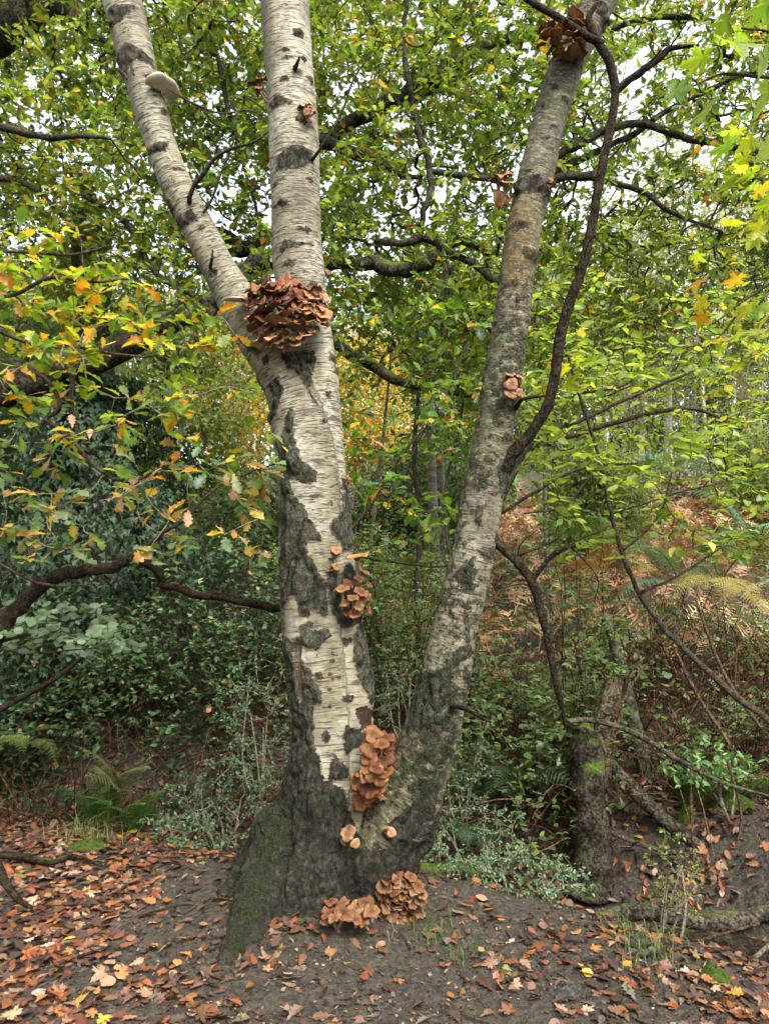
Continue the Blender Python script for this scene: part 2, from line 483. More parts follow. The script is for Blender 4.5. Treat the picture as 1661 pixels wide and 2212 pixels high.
# ------------------------------------------------------------------ the birch
TY = 3.6
ST_L = [(222, -120, 3.5, 42), (250, -60, 3.5, 42), (265, 0, 3.5, 42), (290, 100, 3.51, 42), (316, 200, 3.52, 38), (345, 300, 3.53, 37), (382, 400, 3.55, 36), (432, 500, 3.57, 37), (484, 600, 3.58, 40), (545, 700, 3.59, 50), (605, 780, 3.6, 62), (640, 850, 3.6, 66), (657, 920, 3.58, 70), (666, 1000, 3.57, 70), (673, 1100, 3.57, 71), (677, 1200, 3.58, 74), (681, 1300, 3.6, 77), (690, 1400, 3.6, 79), (703, 1500, 3.6, 78), (707, 1600, 3.6, 78), (706, 1700, 3.6, 84), (702, 1800, 3.6, 94), (698, 1900, 3.6, 104), (695, 1985, 3.6, 112), (690, 2080, 3.6, 118)]
ST_M = [(610, -120, 3.62, 52), (613, -60, 3.62, 52), (616, 0, 3.62, 53), (622, 100, 3.62, 54), (628, 200, 3.61, 55), (633, 300, 3.6, 55), (637, 400, 3.6, 55), (641, 500, 3.6, 55), (648, 600, 3.6, 56), (662, 700, 3.6, 54), (680, 790, 3.6, 49), (689, 900, 3.58, 51), (694, 1000, 3.58, 51), (702, 1100, 3.58, 51), (715, 1200, 3.57, 50), (736, 1300, 3.56, 42), (753, 1400, 3.56, 43), (761, 1500, 3.56, 45), (763, 1600, 3.56, 46), (757, 1700, 3.57, 54), (745, 1800, 3.58, 78), (730, 1900, 3.6, 95)]
ST_R = [(715, 1985, 3.6, 95), (775, 1905, 3.57, 84), (832, 1810, 3.53, 76), (886, 1705, 3.5, 68), (923, 1605, 3.48, 60), (952, 1500, 3.47, 56), (975, 1400, 3.46, 51), (996, 1300, 3.46, 49), (1020, 1200, 3.46, 49), (1038, 1100, 3.46, 47), (1055, 1000, 3.46, 45), (1074, 900, 3.46, 44), (1088, 800, 3.46, 42), (1104, 700, 3.46, 41), (1116, 600, 3.46, 40), (1130, 500, 3.46, 41), (1148, 420, 3.46, 41), (1177, 300, 3.46, 38), (1213, 170, 3.46, 38), (1250, 90, 3.46, 37), (1296, 0, 3.46, 39), (1322, -60, 3.46, 39), (1350, -120, 3.46, 39)]
ROOTS = [[(640, 1780, 3.6, 60), (603, 1850, 3.53, 54), (568, 1940, 3.38, 48), (525, 2030, 3.18, 34), (480, 2095, 3.02, 10)],
         [(630, 1780, 3.65, 60), (585, 1850, 3.72, 56), (530, 1930, 3.62, 46), (468, 1995, 3.5, 32), (420, 2040, 3.42, 14)],
         [(700, 1850, 3.5, 80), (680, 1920, 3.44, 70), (650, 1985, 3.36, 46), (620, 2030, 3.28, 18)],
         [(800, 1880, 3.6, 60), (830, 1930, 3.62, 50), (860, 1980, 3.66, 30)],
         [(690, 1850, 3.75, 80), (680, 1930, 3.95, 60), (660, 1950, 4.2, 30)]]
AX = []
mb = MB()
for pts, sd in ((ST_L, 1), (ST_M, 2), (ST_R, 3)):
    P, r = bez(pts, 5); AX.append((P, r))
    mb.tube(P, r, 28, wob=.05, seed=sd)
for pts in ROOTS:
    P, r = bez(pts, 5); mb.tube(P, r, 18, wob=.12, seed=9)
raw = link("trunk_raw", mb.mesh("trunk_raw"))
rm = raw.modifiers.new("remesh", 'REMESH'); rm.mode = 'VOXEL'; rm.voxel_size = .0095
bpy.context.view_layer.update()
ev = raw.evaluated_get(bpy.context.evaluated_depsgraph_get())
me = bpy.data.meshes.new_from_object(ev)
bpy.data.objects.remove(raw)
nv = len(me.vertices)
V = np.zeros(nv * 3, np.float32); me.vertices.foreach_get("co", V); V = V.reshape(-1, 3).astype(float)
E = np.zeros(len(me.edges) * 2, np.int32); me.edges.foreach_get("vertices", E); E = E.reshape(-1, 2)
deg = np.bincount(E.ravel(), minlength=nv)[:, None]
def smooth(A, it, k=.5):
    for _ in range(it):
        S = np.zeros_like(A)
        for c in range(A.shape[1]):
            S[:, c] = np.bincount(E[:, 0], A[E[:, 1], c], nv) + np.bincount(E[:, 1], A[E[:, 0], c], nv)
        A = A * (1 - k) + k * S / np.maximum(deg, 1)
    return A
V = smooth(V, 44)
# bark coordinates: across in the stem's own frame, and along it
best = np.full(nv, 1e9); bark = np.zeros((nv, 3)); ayz = np.zeros(nv); sid = np.zeros(nv, int)
for k, (P, r) in enumerate(AX):
    T, N, B = frames(P); s = np.concatenate([[0], np.cumsum(np.linalg.norm(np.diff(P, axis=0), axis=1))])
    D2 = np.linalg.norm(V[:, None] - P[None], axis=2) / r[None]
    j = D2.argmin(1); dj = D2[np.arange(nv), j]
    rel = V - P[j]; u = (dj < best)
    bc = np.stack([(rel * N[j]).sum(1), (rel * B[j]).sum(1), s[j] + (rel * T[j]).sum(1) + k * 17.3], 1)
    bark[u] = bc[u]; ayz[u] = P[j][u, 1]; sid[u] = k; best = np.minimum(best, dj)
front = sstep(.07, -.02, V[:, 1] - ayz)
def c1(pts, ox, oy, s): return [((ox + x / s) * .92278, (oy + y / s) * .92278) for x, y in pts]
def ell(x, y, a, b=None, n=10):
    b = b or a
    return [(x + a * math.cos(q) * random.uniform(.75, 1.2), y + b * math.sin(q) * random.uniform(.75, 1.2)) for q in np.arange(n) / n * 6.283]
def region(polys, Y=3.44, soft=.022):
    """how far each bark vertex lies inside the patches (patches drawn on the trunk's front elevation, x and z)"""
    out = np.full(nv, -1.0)
    for pl in polys:
        Q = np.array([at(x, y, Y) for x, y in pl])[:, [0, 2]]
        x, z = V[:, 0], V[:, 2]
        sel = (x > Q[:, 0].min() - .08) & (x < Q[:, 0].max() + .08) & (z > Q[:, 1].min() - .08) & (z < Q[:, 1].max() + .08)
        if not sel.any(): continue
        xs_, zs_ = x[sel], z[sel]; ins = np.zeros(len(xs_), bool); d = np.full(len(xs_), 1e9)
        for i in range(len(Q)):
            a, b = Q[i], Q[(i + 1) % len(Q)]
            cr = ((a[1] > zs_) != (b[1] > zs_)) & (xs_ < (b[0] - a[0]) * (zs_ - a[1]) / (b[1] - a[1] + 1e-12) + a[0]); ins ^= cr
            ab = b - a; tt = np.clip(((xs_ - a[0]) * ab[0] + (zs_ - a[1]) * ab[1]) / (ab.dot(ab) + 1e-12), 0, 1)
            d = np.minimum(d, np.hypot(xs_ - a[0] - tt * ab[0], zs_ - a[1] - tt * ab[1]))
        sd = np.where(ins, d, -d)
        out[sel] = np.maximum(out[sel], np.clip(sd / soft, -1, 1))
    return np.clip(out * .5 + .5, 0, 1)
A, B2, C3, D4 = (560, 780, 4.253), (560, 1300, 4.253), (440, 1780, 2.768), (880, 1000, 3.16)
U5, U1 = (900, 0, 1.8456), (0, 0, 1.8456)
dark = []
for crop, polys in (
    (A, [[(330, 1050), (390, 1040), (450, 960), (450, 830), (530, 720), (550, 800), (560, 1090), (600, 1180), (640, 1290), (700, 1310), (780, 1390), (770, 1470), (690, 1500), (600, 1470), (490, 1430), (520, 1560), (560, 1650), (640, 1700), (700, 1830), (760, 1920), (840, 2080), (690, 2060), (690, 2230), (400, 2230), (380, 1800), (400, 1500), (390, 1200)],
         [(260, 490), (370, 400), (440, 540), (400, 640), (370, 760), (250, 900), (330, 1000), (370, 1060), (310, 1060), (200, 780), (290, 740), (340, 620)],
         [(1000, 1480), (1050, 1490), (1100, 1690), (1150, 1900), (1170, 2230), (1040, 2150), (900, 1950), (940, 1850), (1000, 1790)],
         [(400, 170), (740, 130), (760, 230), (740, 330), (690, 520), (740, 640), (830, 780), (740, 680), (640, 480), (560, 360), (470, 340)],
         [(930, 270), (1010, 260), (1000, 350), (920, 340)], [(890, 140), (970, 130), (990, 240), (880, 230)], [(40, 70), (120, 90), (210, 160), (160, 190), (60, 120)],
         ell(250, 250, 45), ell(180, 480, 22), ell(475, 335, 22), ell(745, 1620, 45, 22), ell(920, 1700, 14, 30), ell(880, 590, 22, 40), ell(840, 860, 30, 45)]),
    (B2, [[(360, 0), (720, 0), (800, 180), (870, 270), (880, 600), (850, 620), (790, 560), (720, 540), (690, 600), (600, 620), (580, 500), (540, 400), (400, 540), (370, 300)],
          [(600, 720), (700, 640), (740, 680), (730, 760), (850, 720), (890, 740), (930, 800), (830, 870), (800, 950), (700, 940), (620, 870), (540, 840), (600, 790)],
          [(400, 800), (480, 820), (530, 870), (540, 1090), (560, 1290), (590, 1480), (625, 1440), (605, 1000), (650, 1090), (720, 1140), (760, 1270), (830, 1350), (830, 1470), (740, 1490), (750, 1660), (750, 1880), (800, 1980), (820, 2230), (480, 2230), (500, 1650), (440, 1300)],
          [(1130, 800), (1220, 640), (1280, 900), (1330, 1200), (1370, 1640), (1400, 1780), (1290, 1480), (1200, 1270), (1140, 1050)],
          [(880, 150), (1000, 200), (1080, 60), (1150, 150), (1230, 560), (1230, 650), (1130, 720), (1000, 720), (940, 600), (880, 400)],
          ell(790, 1190, 48), ell(870, 1810, 45, 60), ell(1090, 1800, 60, 90), ell(1080, 1430, 60, 40), ell(930, 1060, 30), ell(905, 1170, 18), ell(900, 1330, 22), ell(940, 1240, 20), ell(990, 1215, 30), ell(905, 1505, 10, 16),
          [(1040, 1880), (1100, 1720), (1300, 1780), (1400, 1850), (1130, 1960), (1060, 2000)], [(910, 2050), (950, 1970), (1080, 2140), (1080, 2230), (900, 2230)]]),
    (C3, [[(600, -20), (860, -20), (880, 120), (1010, 180), (1030, 300), (1150, 560), (1400, 560), (1560, 330), (1700, 420), (1200, 1000), (880, 1040), (100, 1300), (-40, 1440), (-40, 1000), (300, 600), (560, 250)],
          [(1480, 60), (1500, 200), (1340, 330), (1250, 430), (1350, 560), (1560, 330), (1620, 100)]]),
    (D4, [ell(980, 95, 36, 34), [(870, 300), (1010, 240), (1010, 420), (930, 530), (890, 480)], [(730, 410), (800, 395), (805, 480), (730, 475)], [(735, 590), (795, 580), (765, 700), (742, 760), (718, 650)],
          [(720, 910), (870, 880), (880, 980), (780, 960)], [(570, 1075), (700, 950), (722, 1050), (700, 1180), (680, 1250), (640, 1180), (570, 1115)], [(620, 1290), (650, 1290), (672, 1450), (668, 1620), (635, 1600), (632, 1330)], [(480, 1258), (560, 1285), (650, 1285), (640, 1310), (500, 1312)],
          [(490, 1650), (560, 1640), (640, 1590), (710, 1640), (690, 1690), (600, 1720), (590, 1800), (480, 1900), (440, 1800), (500, 1740)], [(320, 1780), (440, 1790), (540, 1830), (600, 1950), (560, 2080), (450, 2230), (230, 2230), (300, 1950)],
          [(830, 1000), (890, 1030), (840, 1080)], [(700, 1480), (755, 1470), (740, 1540), (700, 1530)], [(640, 1720), (690, 1850), (660, 1960), (630, 1840)], ell(640, 1960, 18), [(450, 2100), (530, 2090), (610, 1960), (560, 2110), (520, 2230), (440, 2230)],
          [(870, 760), (930, 800), (900, 860), (850, 850)]]),
    (U5, [[(710, 250), (850, 230), (860, 330), (720, 300)], ell(725, 412, 14), ell(765, 460, 20, 14), ell(680, 480, 12), ell(715, 575, 22, 8), ell(680, 625, 16, 8), ell(615, 762, 22, 10), [(560, 790), (650, 780), (700, 850), (640, 870), (560, 850)],
          [(575, 1095), (665, 1090), (665, 1150), (600, 1140)], [(515, 1005), (560, 972), (640, 1000), (560, 1030)], [(495, 1245), (540, 1220), (590, 1250), (540, 1262)], [(525, 1315), (582, 1290), (572, 1330)], [(690, 830), (740, 820), (720, 880), (690, 860)], [(880, 30), (960, 60), (920, 115)],
          [(920, 100), (1000, 60), (1000, 140), (950, 170)]]),
    (U1, [[(485, 222), (560, 195), (650, 235), (660, 275), (590, 262), (520, 330)], ell(645, 328, 22, 12), ell(702, 455, 16), ell(738, 495, 14, 45), [(615, 612), (720, 600), (715, 640), (620, 645)], [(712, 705), (790, 702), (750, 725)], [(730, 905), (820, 880), (840, 935), (745, 955)], ell(860, 962, 14), ell(915, 1155, 18), [(465, 40), (595, 28), (540, 100), (475, 115)], [(690, 790), (740, 860), (720, 930), (680, 860)],
          ell(1280, 92, 26, 20), ell(1225, 180, 16, 10), ell(1240, 215, 28, 10), ell(1283, 280, 16, 14), ell(1222, 310, 24, 14), [(1145, 395), (1190, 370), (1265, 420), (1170, 432)], ell(1300, 486, 26, 20), [(1190, 650), (1260, 605), (1345, 612), (1345, 660), (1280, 715), (1180, 705)], ell(1335, 745, 14), ell(1182, 762, 14, 12), [(1165, 855), (1205, 835), (1260, 855), (1200, 872)], ell(1310, 970, 40, 10), [(1180, 1095), (1220, 1018), (1345, 1035), (1250, 1052)], ell(1250, 1120, 30, 18), ell(1345, 1240, 34, 40), ell(1330, 285, 12, 20), ell(1305, 205, 12, 16)]),
): dark += [c1(p_, *crop) for p_ in polys]
moss = []
for crop, polys in (
    (C3, [[(640, 170), (720, 330), (700, 560), (640, 640), (560, 800), (520, 900), (400, 1080), (380, 1200), (280, 1290), (120, 1360), (40, 1250), (380, 740), (430, 560), (520, 380)], [(1300, -60), (1420, -60), (1340, 60), (1290, 110)]]),
    (D4, [[(880, 280), (1010, 240), (980, 305), (890, 305)], [(570, 590), (650, 550), (640, 640), (570, 650)], [(320, 1770), (420, 1790), (400, 2000), (350, 2150), (280, 2000)], [(640, 1040), (705, 1020), (690, 1120), (620, 1120)], [(560, 640), (600, 640), (560, 900), (520, 1000), (500, 960)]]),
    (U5, [[(690, 280), (760, 270), (840, 360), (820, 420), (690, 390)], [(500, 1392), (570, 1400), (560, 1440), (500, 1442)], [(840, 0), (910, 10), (900, 80), (830, 60)], [(540, 780), (570, 760), (560, 830)]]),
    ((900, 800, 1.8456), [[(400, 240), (440, 180), (510, 170), (500, 240), (470, 330), (400, 320)], [(530, 1330), (650, 1350), (640, 1500), (560, 1480)]]),
): moss += [c1(p_, *crop) for p_ in polys]
orange = [c1([(530, 860), (660, 900), (630, 1100), (560, 1290), (480, 1260), (500, 1000)], *U5)]
wood = [c1([(525, 872), (620, 872), (600, 1090), (622, 1440), (592, 1470), (545, 1290), (528, 1090)], *B2)]
red = [c1([(1140, 1540), (1290, 1520), (1360, 1640), (1300, 1740), (1210, 1750)], *B2), c1([(1010, 830), (1130, 820), (1120, 900), (1040, 930)], *B2)]
mfl = np.clip(.82 + .8 * fbm(V * 7.5, 87, 3), 0, 1)
vd, vm, vo, vw, vr = region(dark) * front, mfl * region(moss, soft=.085) * sstep(.14, .02, V[:, 1] - ayz), region(orange, soft=.05) * front, region(wood, soft=.012) * front, region(red, soft=.016) * front
low = sstep(.55, .16, V[:, 2] + .10 * fbm(V * 5, 3)) 
vd = np.maximum(vd, low)
vd = np.maximum(vd, np.where(sid == 2, sstep(1.25, .7, V[:, 2]) * (.42 + .35 * fbm(bark * np.array([5, 5, 5]), 33, 2)), 0))
vd = np.maximum(vd, np.where(sid == 2, .30, np.where(sid == 0, .19, .13)) + .22 * fbm(bark * np.array([4, 4, 4]), 37, 2))
vm = np.maximum(vm, sstep(.8, .3, V[:, 2]) * sstep(-.18, -.42, V[:, 0]) * (.34 + .3 * fbm(V * 5, 39, 2)))
vm = np.maximum(vm, np.where(sid == 2, .34, .0) + np.where(sid == 2, .3, .0) * fbm(V * 3, 38, 2))
back = (1 - front) * (.5 + .5 * fbm(bark * np.array([6, 6, 3]), 31)); vd = np.maximum(vd, sstep(.45, .75, back))
green = np.where(sid == 2, (.62 + .55 * sstep(1.4, 2.4, V[:, 2]) + .5 * sstep(1.15, .8, V[:, 2])) + .25 * fbm(V * 4, 61), .12 + .25 * (sid == 0) * sstep(.02, -.05, bark[:, 1]))
# relief: rough plates where the bark is old, shallow waves elsewhere
n_ = np.zeros(nv * 3, np.float32); me.vertices.foreach_set("co", V.astype(np.float32).ravel()); me.update()
me.vertices.foreach_get("normal", n_); Nn = n_.reshape(-1, 3)
crack = np.clip(1 - np.abs(fbm(bark * np.array([20, 20, 7]), 43, 2)) * 5.5, 0, 1) * sstep(.5, .85, vd)
rough = -.013 * crack + sstep(.35, .8, vd) * (.010 * fbm(bark * np.array([30, 30, 13]), 41, 3) + .008) + .006 * fbm(bark * np.array([9, 9, 3]), 51, 2) + .009 * vm * (fbm(V * 34, 71, 3) + .5) + sstep(.85, .3, V[:, 2]) * (.034 * fbm(V * np.array([9, 9, 3]), 77, 3) + .012) - .022 * sstep(.3, .9, vw) - .008 * sstep(.3, .9, vr)
rough += (1 - vd) * .0014 * vnoise(bark * np.array([12, 12, 90]), 81)
V = V + Nn * rough[:, None]
me.vertices.foreach_set("co", V.astype(np.float32).ravel())
me.polygons.foreach_set("use_smooth", np.ones(len(me.polygons), bool)); me.update()
for nm, arr in (("bark", bark), ):
    a = me.attributes.new(nm, 'FLOAT_VECTOR', 'POINT'); a.data.foreach_set("vector", arr.astype(np.float32).ravel())
for nm, arr in (("mask", (vd, vm, vo, green)), ("hurt", (vw, vr, crack, 0 * vw + 1))):
    a = me.attributes.new(nm, 'FLOAT_COLOR', 'POINT'); a.data.foreach_set("color", np.stack(arr, 1).astype(np.float32).ravel())
me.attributes.new("Col", 'FLOAT_COLOR', 'POINT').data.foreach_set("color", np.ones(nv * 4, np.float32))

t = NT("birch_bark")
bk = t.attr("bark").outputs['Vector']
mk = t.attr("mask"); ms = t.n("SeparateColor", {0: mk.outputs['Color']})
hu = t.n("SeparateColor", {0: t.attr("hurt").outputs['Color']})
pos = t.n("NewGeometry").outputs['Position']
big = t.noise(t.scale(bk, (5, 5, 3)), 1, 4, .6)
base = t.ramp(big, [(.33, (.12, .104, .064)), (.44, (.25, .225, .150)), (.54, (.36, .338, .25)), (.70, (.45, .432, .345))])
band = t.noise(t.scale(bk, (9, 9, 120)), 1, 4, .6)
base = t.mix(t.ramp(band, [(.42, .0), (.64, .6)]), base, (.165, .140, .088))
warm = t.noise(t.scale(bk, (22, 22, 10)), 1, 4, .6)
base = t.mix(t.ramp(warm, [(.52, 0), (.72, .5)]), base, (.19, .155, .10))
g1 = t.math('MULTIPLY', mk.outputs['Alpha'], t.ramp(t.noise(t.scale(bk, (16, 16, 28)), 1, 4, .65), [(.3, .5), (.6, 1)]), clamp=True)
olv = t.ramp(t.noise(t.scale(bk, (30, 30, 62)), 1, 6, .75), [(.38, (.014, .013, .006)), (.48, (.060, .056, .024)), (.56, (.125, .115, .055)), (.66, (.26, .245, .155))])
olv = t.mix(t.ramp(t.noise(pos, 5, 4, .6), [(.45, 0), (.62, .55)]), olv, (.060, .075, .018))
base = t.mix(g1, base, olv)
# breathing slits across the bark: long thin lines low down, dense short dashes higher up
sepz0 = t.n("SeparateXYZ", {0: pos}).outputs[2]
hi = t.ramp(t.math('MULTIPLY', sepz0, .25), [(.30, 0), (.55, 1)])
stain = t.noise(t.scale(bk, (7, 7, 3.5)), 1, 5, .65)
base = t.mix(t.ramp(stain, [(.50, 0), (.68, .65)]), base, (.11, .098, .066))
base = t.mix(t.ramp(t.noise(t.scale(bk, (4, 4, 5)), 3, 4, .6), [(.55, 0), (.7, .5)]), base, (.17, .165, .14))
l1 = t.noise(t.scale(bk, (9, 9, 120)), 1, 2, .5); l2 = t.noise(t.scale(bk, (22, 22, 210)), 1.0, 2, .5); l3 = t.noise(t.scale(bk, (40, 40, 420)), 1.0, 2, .5)
dens = t.noise(t.scale(bk, (6, 6, 6)), 1, 4, .65)
s1 = t.math('MULTIPLY', t.math('SUBTRACT', l1, t.math('MULTIPLY_ADD', dens, -.16, .675)), 16, clamp=True)
s2 = t.math('MULTIPLY', t.math('SUBTRACT', l2, t.math('MULTIPLY_ADD', dens, -.34, .735)), 13, clamp=True)
s3 = t.math('MULTIPLY', t.math('SUBTRACT', l3, .50), 7, clamp=True)
slit = t.math('MAXIMUM', t.math('MULTIPLY', s1, .85), t.math('MULTIPLY', s2, t.math('MULTIPLY_ADD', hi, .55, .38)))
slit = t.math('MAXIMUM', slit, t.math('MULTIPLY', s3, t.math('MULTIPLY_ADD', hi, .18, .10)))
base = t.mix(slit, base, (.050, .036, .025))
# old furrowed bark with grey-green lichen, ragged at its edge
rag = t.math('MULTIPLY_ADD', t.noise(t.scale(bk, (15, 15, 64)), 1, 5, .7), .5, t.math('MULTIPLY', t.noise(t.scale(bk, (30, 30, 17)), 1, 7, .75), .5))
dk = t.math('MULTIPLY_ADD', t.math('SUBTRACT', rag, .5), 2.3, ms.outputs[0])
dk = t.ramp(dk, [(.50, 0), (.545, 1)])
lum = t.noise(t.scale(bk, (44, 44, 34)), 1, 7, .8)
dcol = t.ramp(lum, [(.40, (.006, .005, .003)), (.48, (.030, .027, .016)), (.56, (.085, .078, .048)), (.66, (.17, .16, .105))])
lich = t.ramp(t.noise(pos, 16, 5, .7), [(.46, 0), (.60, .8)])
lcol = t.ramp(t.noise(pos, 120, 4, .7), [(.38, (.012, .015, .010)), (.52, (.07, .085, .055)), (.66, (.16, .19, .125))])
sepz = t.n("SeparateXYZ", {0: pos}).outputs[2]
lich = t.math('MULTIPLY', lich, t.ramp(t.math('MULTIPLY', sepz, .25), [(.07, 0), (.15, .9), (.50, .9), (.60, .15)]))
dcol = t.mix(lich, dcol, lcol)
rim = t.math('MULTIPLY', t.ramp(t.math('MULTIPLY_ADD', t.math('SUBTRACT', rag, .5), .95, ms.outputs[0]), [(.40, 0), (.49, 1)]), t.math('SUBTRACT', 1.0, dk))
base = t.mix(t.math('MULTIPLY', rim, .6), base, (.15, .10, .065))
dcol = t.mix(t.math('MULTIPLY', hu.outputs[2], .85), dcol, (.005, .004, .0035))
col = t.mix(dk, base, dcol)
soil = t.ramp(t.math('MULTIPLY_ADD', t.noise(pos, 9, 4), .30, sepz), [(.12, 1), (.30, 0)])
col = t.mix(t.math('MULTIPLY', dk, t.ramp(sepz, [(.50, .88), (.95, 0)])), col, t.ramp(lum, [(.42, (.004, .0035, .0025)), (.52, (.022, .020, .012)), (.64, (.070, .062, .036))]))
col = t.mix(t.math('MULTIPLY', soil, .75), col, t.ramp(t.noise(pos, 60, 5, .7), [(.36, (.014, .011, .009)), (.64, (.085, .066, .048))]))
ork = t.math('MULTIPLY', t.math('MULTIPLY', ms.outputs[2], .6), t.ramp(t.noise(t.scale(bk, (20, 20, 30)), 1, 5, .7), [(.38, 0), (.58, .85)]))
col = t.mix(ork, col, (.19, .10, .022))
mn = t.noise(pos, 28, 5, .7)
mf = t.ramp(t.math('MULTIPLY_ADD', t.math('SUBTRACT', mn, .5), 2.4, ms.outputs[1]), [(.50, 0), (.78, 1)])
mcol = t.ramp(t.noise(pos, 150, 4, .7), [(.38, (.005, .007, .002)), (.5, (.020, .030, .006)), (.64, (.070, .088, .017))])
col = t.mix(mf, col, mcol)
grain = t.noise(t.scale(bk, (130, 130, 7)), 1, 4, .6)
col = t.mix(t.ramp(hu.outputs[0], [(.45, 0), (.6, 1)]), col, t.ramp(grain, [(.3, (.07, .048, .030)), (.7, (.27, .21, .15))]))
col = t.mix(t.ramp(t.math('MULTIPLY_ADD', t.math('SUBTRACT', rag, .5), 2.2, hu.outputs[1]), [(.50, 0), (.60, 1)]), col, t.ramp(lum, [(.42, (.010, .005, .0035)), (.62, (.060, .024, .016))]))
h = t.math('MULTIPLY', slit, -.35)
h = t.math('MULTIPLY_ADD', t.math('MULTIPLY', dk, lum), 2.2, h)
h = t.math('MULTIPLY_ADD', band, .35, h)
h = t.math('MULTIPLY_ADD', dk, -.5, h)
h = t.math('MULTIPLY_ADD', t.math('MULTIPLY', mf, t.noise(pos, 150, 4, .7)), 2.5, h)
p = t.principled(Base_Color=col, Roughness=t.math('MULTIPLY_ADD', dk, .25, .6), Specular_IOR_Level=.3, Normal=t.bump(h, 1.0, .012))
M_birch = t.finish(p.outputs[0])
birch = Thing("birch_tree", at(690, 2010, 3.6), "old three-stemmed silver birch with peeling white bark and fungus clusters", "tree")
trunk = link("trunk", me, M_birch, birch.o, birch.loc)
# branches of the birch
def branch(thing, pts, mat, n=8, sides=12, wob=.16, name="branch", seed=0):
    P, r = bez(pts, n)
    k = len(P); sd = seed + int(pts[0][0])
    P = P + (.35 if n != 9 else .12) * r[:, None] * np.stack([vnoise(np.stack([np.arange(k) * .55 + sd, np.full(k, 1.5 * i), np.zeros(k)], -1), sd) for i in range(3)], 1)
    return thing.part(name, MB().tube(P, r, sides, wob=wob, seed=sd), mat), P
BR = []
for pts in ([(1075, 1020, 3.44, 24), (1100, 985, 3.42, 16), (1140, 945, 3.4, 13), (1180, 880, 3.38, 12), (1200, 800, 3.37, 11.5), (1207, 735, 3.36, 12), (1232, 650, 3.35, 11), (1256, 580, 3.34, 10.5), (1278, 490, 3.33, 10), (1292, 400, 3.32, 10), (1310, 310, 3.31, 9.5), (1328, 210, 3.3, 9), (1318, 140, 3.29, 10), (1290, 90, 3.28, 9), (1272, 40, 3.27, 7), (1290, 5, 3.26, 4)],
            [(1326, 200, 3.3, 9), (1350, 180, 3.28, 8), (1390, 150, 3.26, 8), (1432, 118, 3.24, 8), (1450, 104, 3.23, 6), (1510, 98, 3.2, 3)],
            [(1300, 95, 3.28, 9), (1262, 75, 3.26, 9), (1200, 35, 3.24, 8), (1140, 0, 3.22, 7), (1090, -40, 3.2, 6)],
            [(1060, 1165, 3.45, 12), (1085, 1185, 3.42, 10), (1120, 1218, 3.38, 10), (1150, 1260, 3.36, 10), (1168, 1320, 3.34, 9), (1185, 1390, 3.33, 8), (1198, 1460, 3.33, 8), (1212, 1520, 3.34, 6), (1222, 1570, 3.36, 4)],
            [(1148, 1258, 3.36, 6), (1170, 1225, 3.33, 5), (1205, 1190, 3.3, 5), (1242, 1178, 3.27, 3)],
            [(1090, 905, 3.44, 8), (1115, 880, 3.4, 5), (1130, 862, 3.36, 4), (1180, 855, 3.3, 2)],
            [(960, 1520, 3.42, 7), (1000, 1530, 3.3, 5), (1030, 1545, 3.2, 4), (1060, 1560, 3.15, 2)]):
    o, P = branch(birch, pts, M_darkbranch, 9, 12, .10); BR.append(P)
for pts in ([(408, 435, 3.48, 6), (418, 405, 3.44, 5), (440, 372, 3.4, 5), (480, 330, 3.35, 4), (545, 308, 3.3, 3), (580, 285, 3.28, 2)],
            [(440, 460, 3.5, 3), (460, 425, 3.48, 3), (480, 370, 3.45, 2), (510, 280, 3.4, 2), (500, 200, 3.38, 1.5)],
            [(676, 345, 3.52, 4), (700, 310, 3.45, 3), (740, 240, 3.4, 2.5), (765, 170, 3.36, 2), (800, 120, 3.33, 1.5)],
            [(575, 250, 3.5, 2), (530, 238, 3.46, 2), (480, 245, 3.42, 2), (420, 225, 3.4, 2), (360, 190, 3.4, 1.5)],
            [(455, 580, 3.5, 4), (458, 560, 3.46, 3.5), (460, 540, 3.44, 2)],
            [(637, 150, 3.5, 5), (642, 138, 3.45, 4), (648, 122, 3.42, 2)],
            [(255, 150, 3.42, 4), (268, 158, 3.4, 3), (275, 172, 3.38, 2)],
            [(283, 140, 3.42, 3), (286, 150, 3.4, 3), (290, 163, 3.38, 1.5)],
            [(1260, 605, 3.44, 0.1), (1262, 604, 3.44, .1)]):
    if pts[0][3] > 1: branch(birch, pts, M_twig, 6, 7, name="twig")

rt_ = np.random.default_rng(19)
for P_, m_ in ((BR[0], 11), (BR[1], 4), (BR[2], 4), (BR[3], 7), (BR[4], 3)):
    for j in rt_.integers(len(P_) // 6, len(P_) - 1, m_):
        d0 = norm(rt_.normal(0, 1, 3) * np.array([1, .6, .8]) + np.array([0, 0, .5])); L_ = rt_.uniform(.05, .34); a_ = P_[j]
        b_ = a_ + d0 * L_ * .5 + rt_.normal(0, .02, 3); c_ = a_ + d0 * L_ + rt_.normal(0, .05, 3)
        birch.part("twig", MB().tube(catmull([a_, b_, c_], 4), np.linspace(.0042, .0012, 9) * rt_.uniform(.6, 1.2), 5, (.9, .8, .7), wob=.2, seed=int(j)), M_darkbranch)

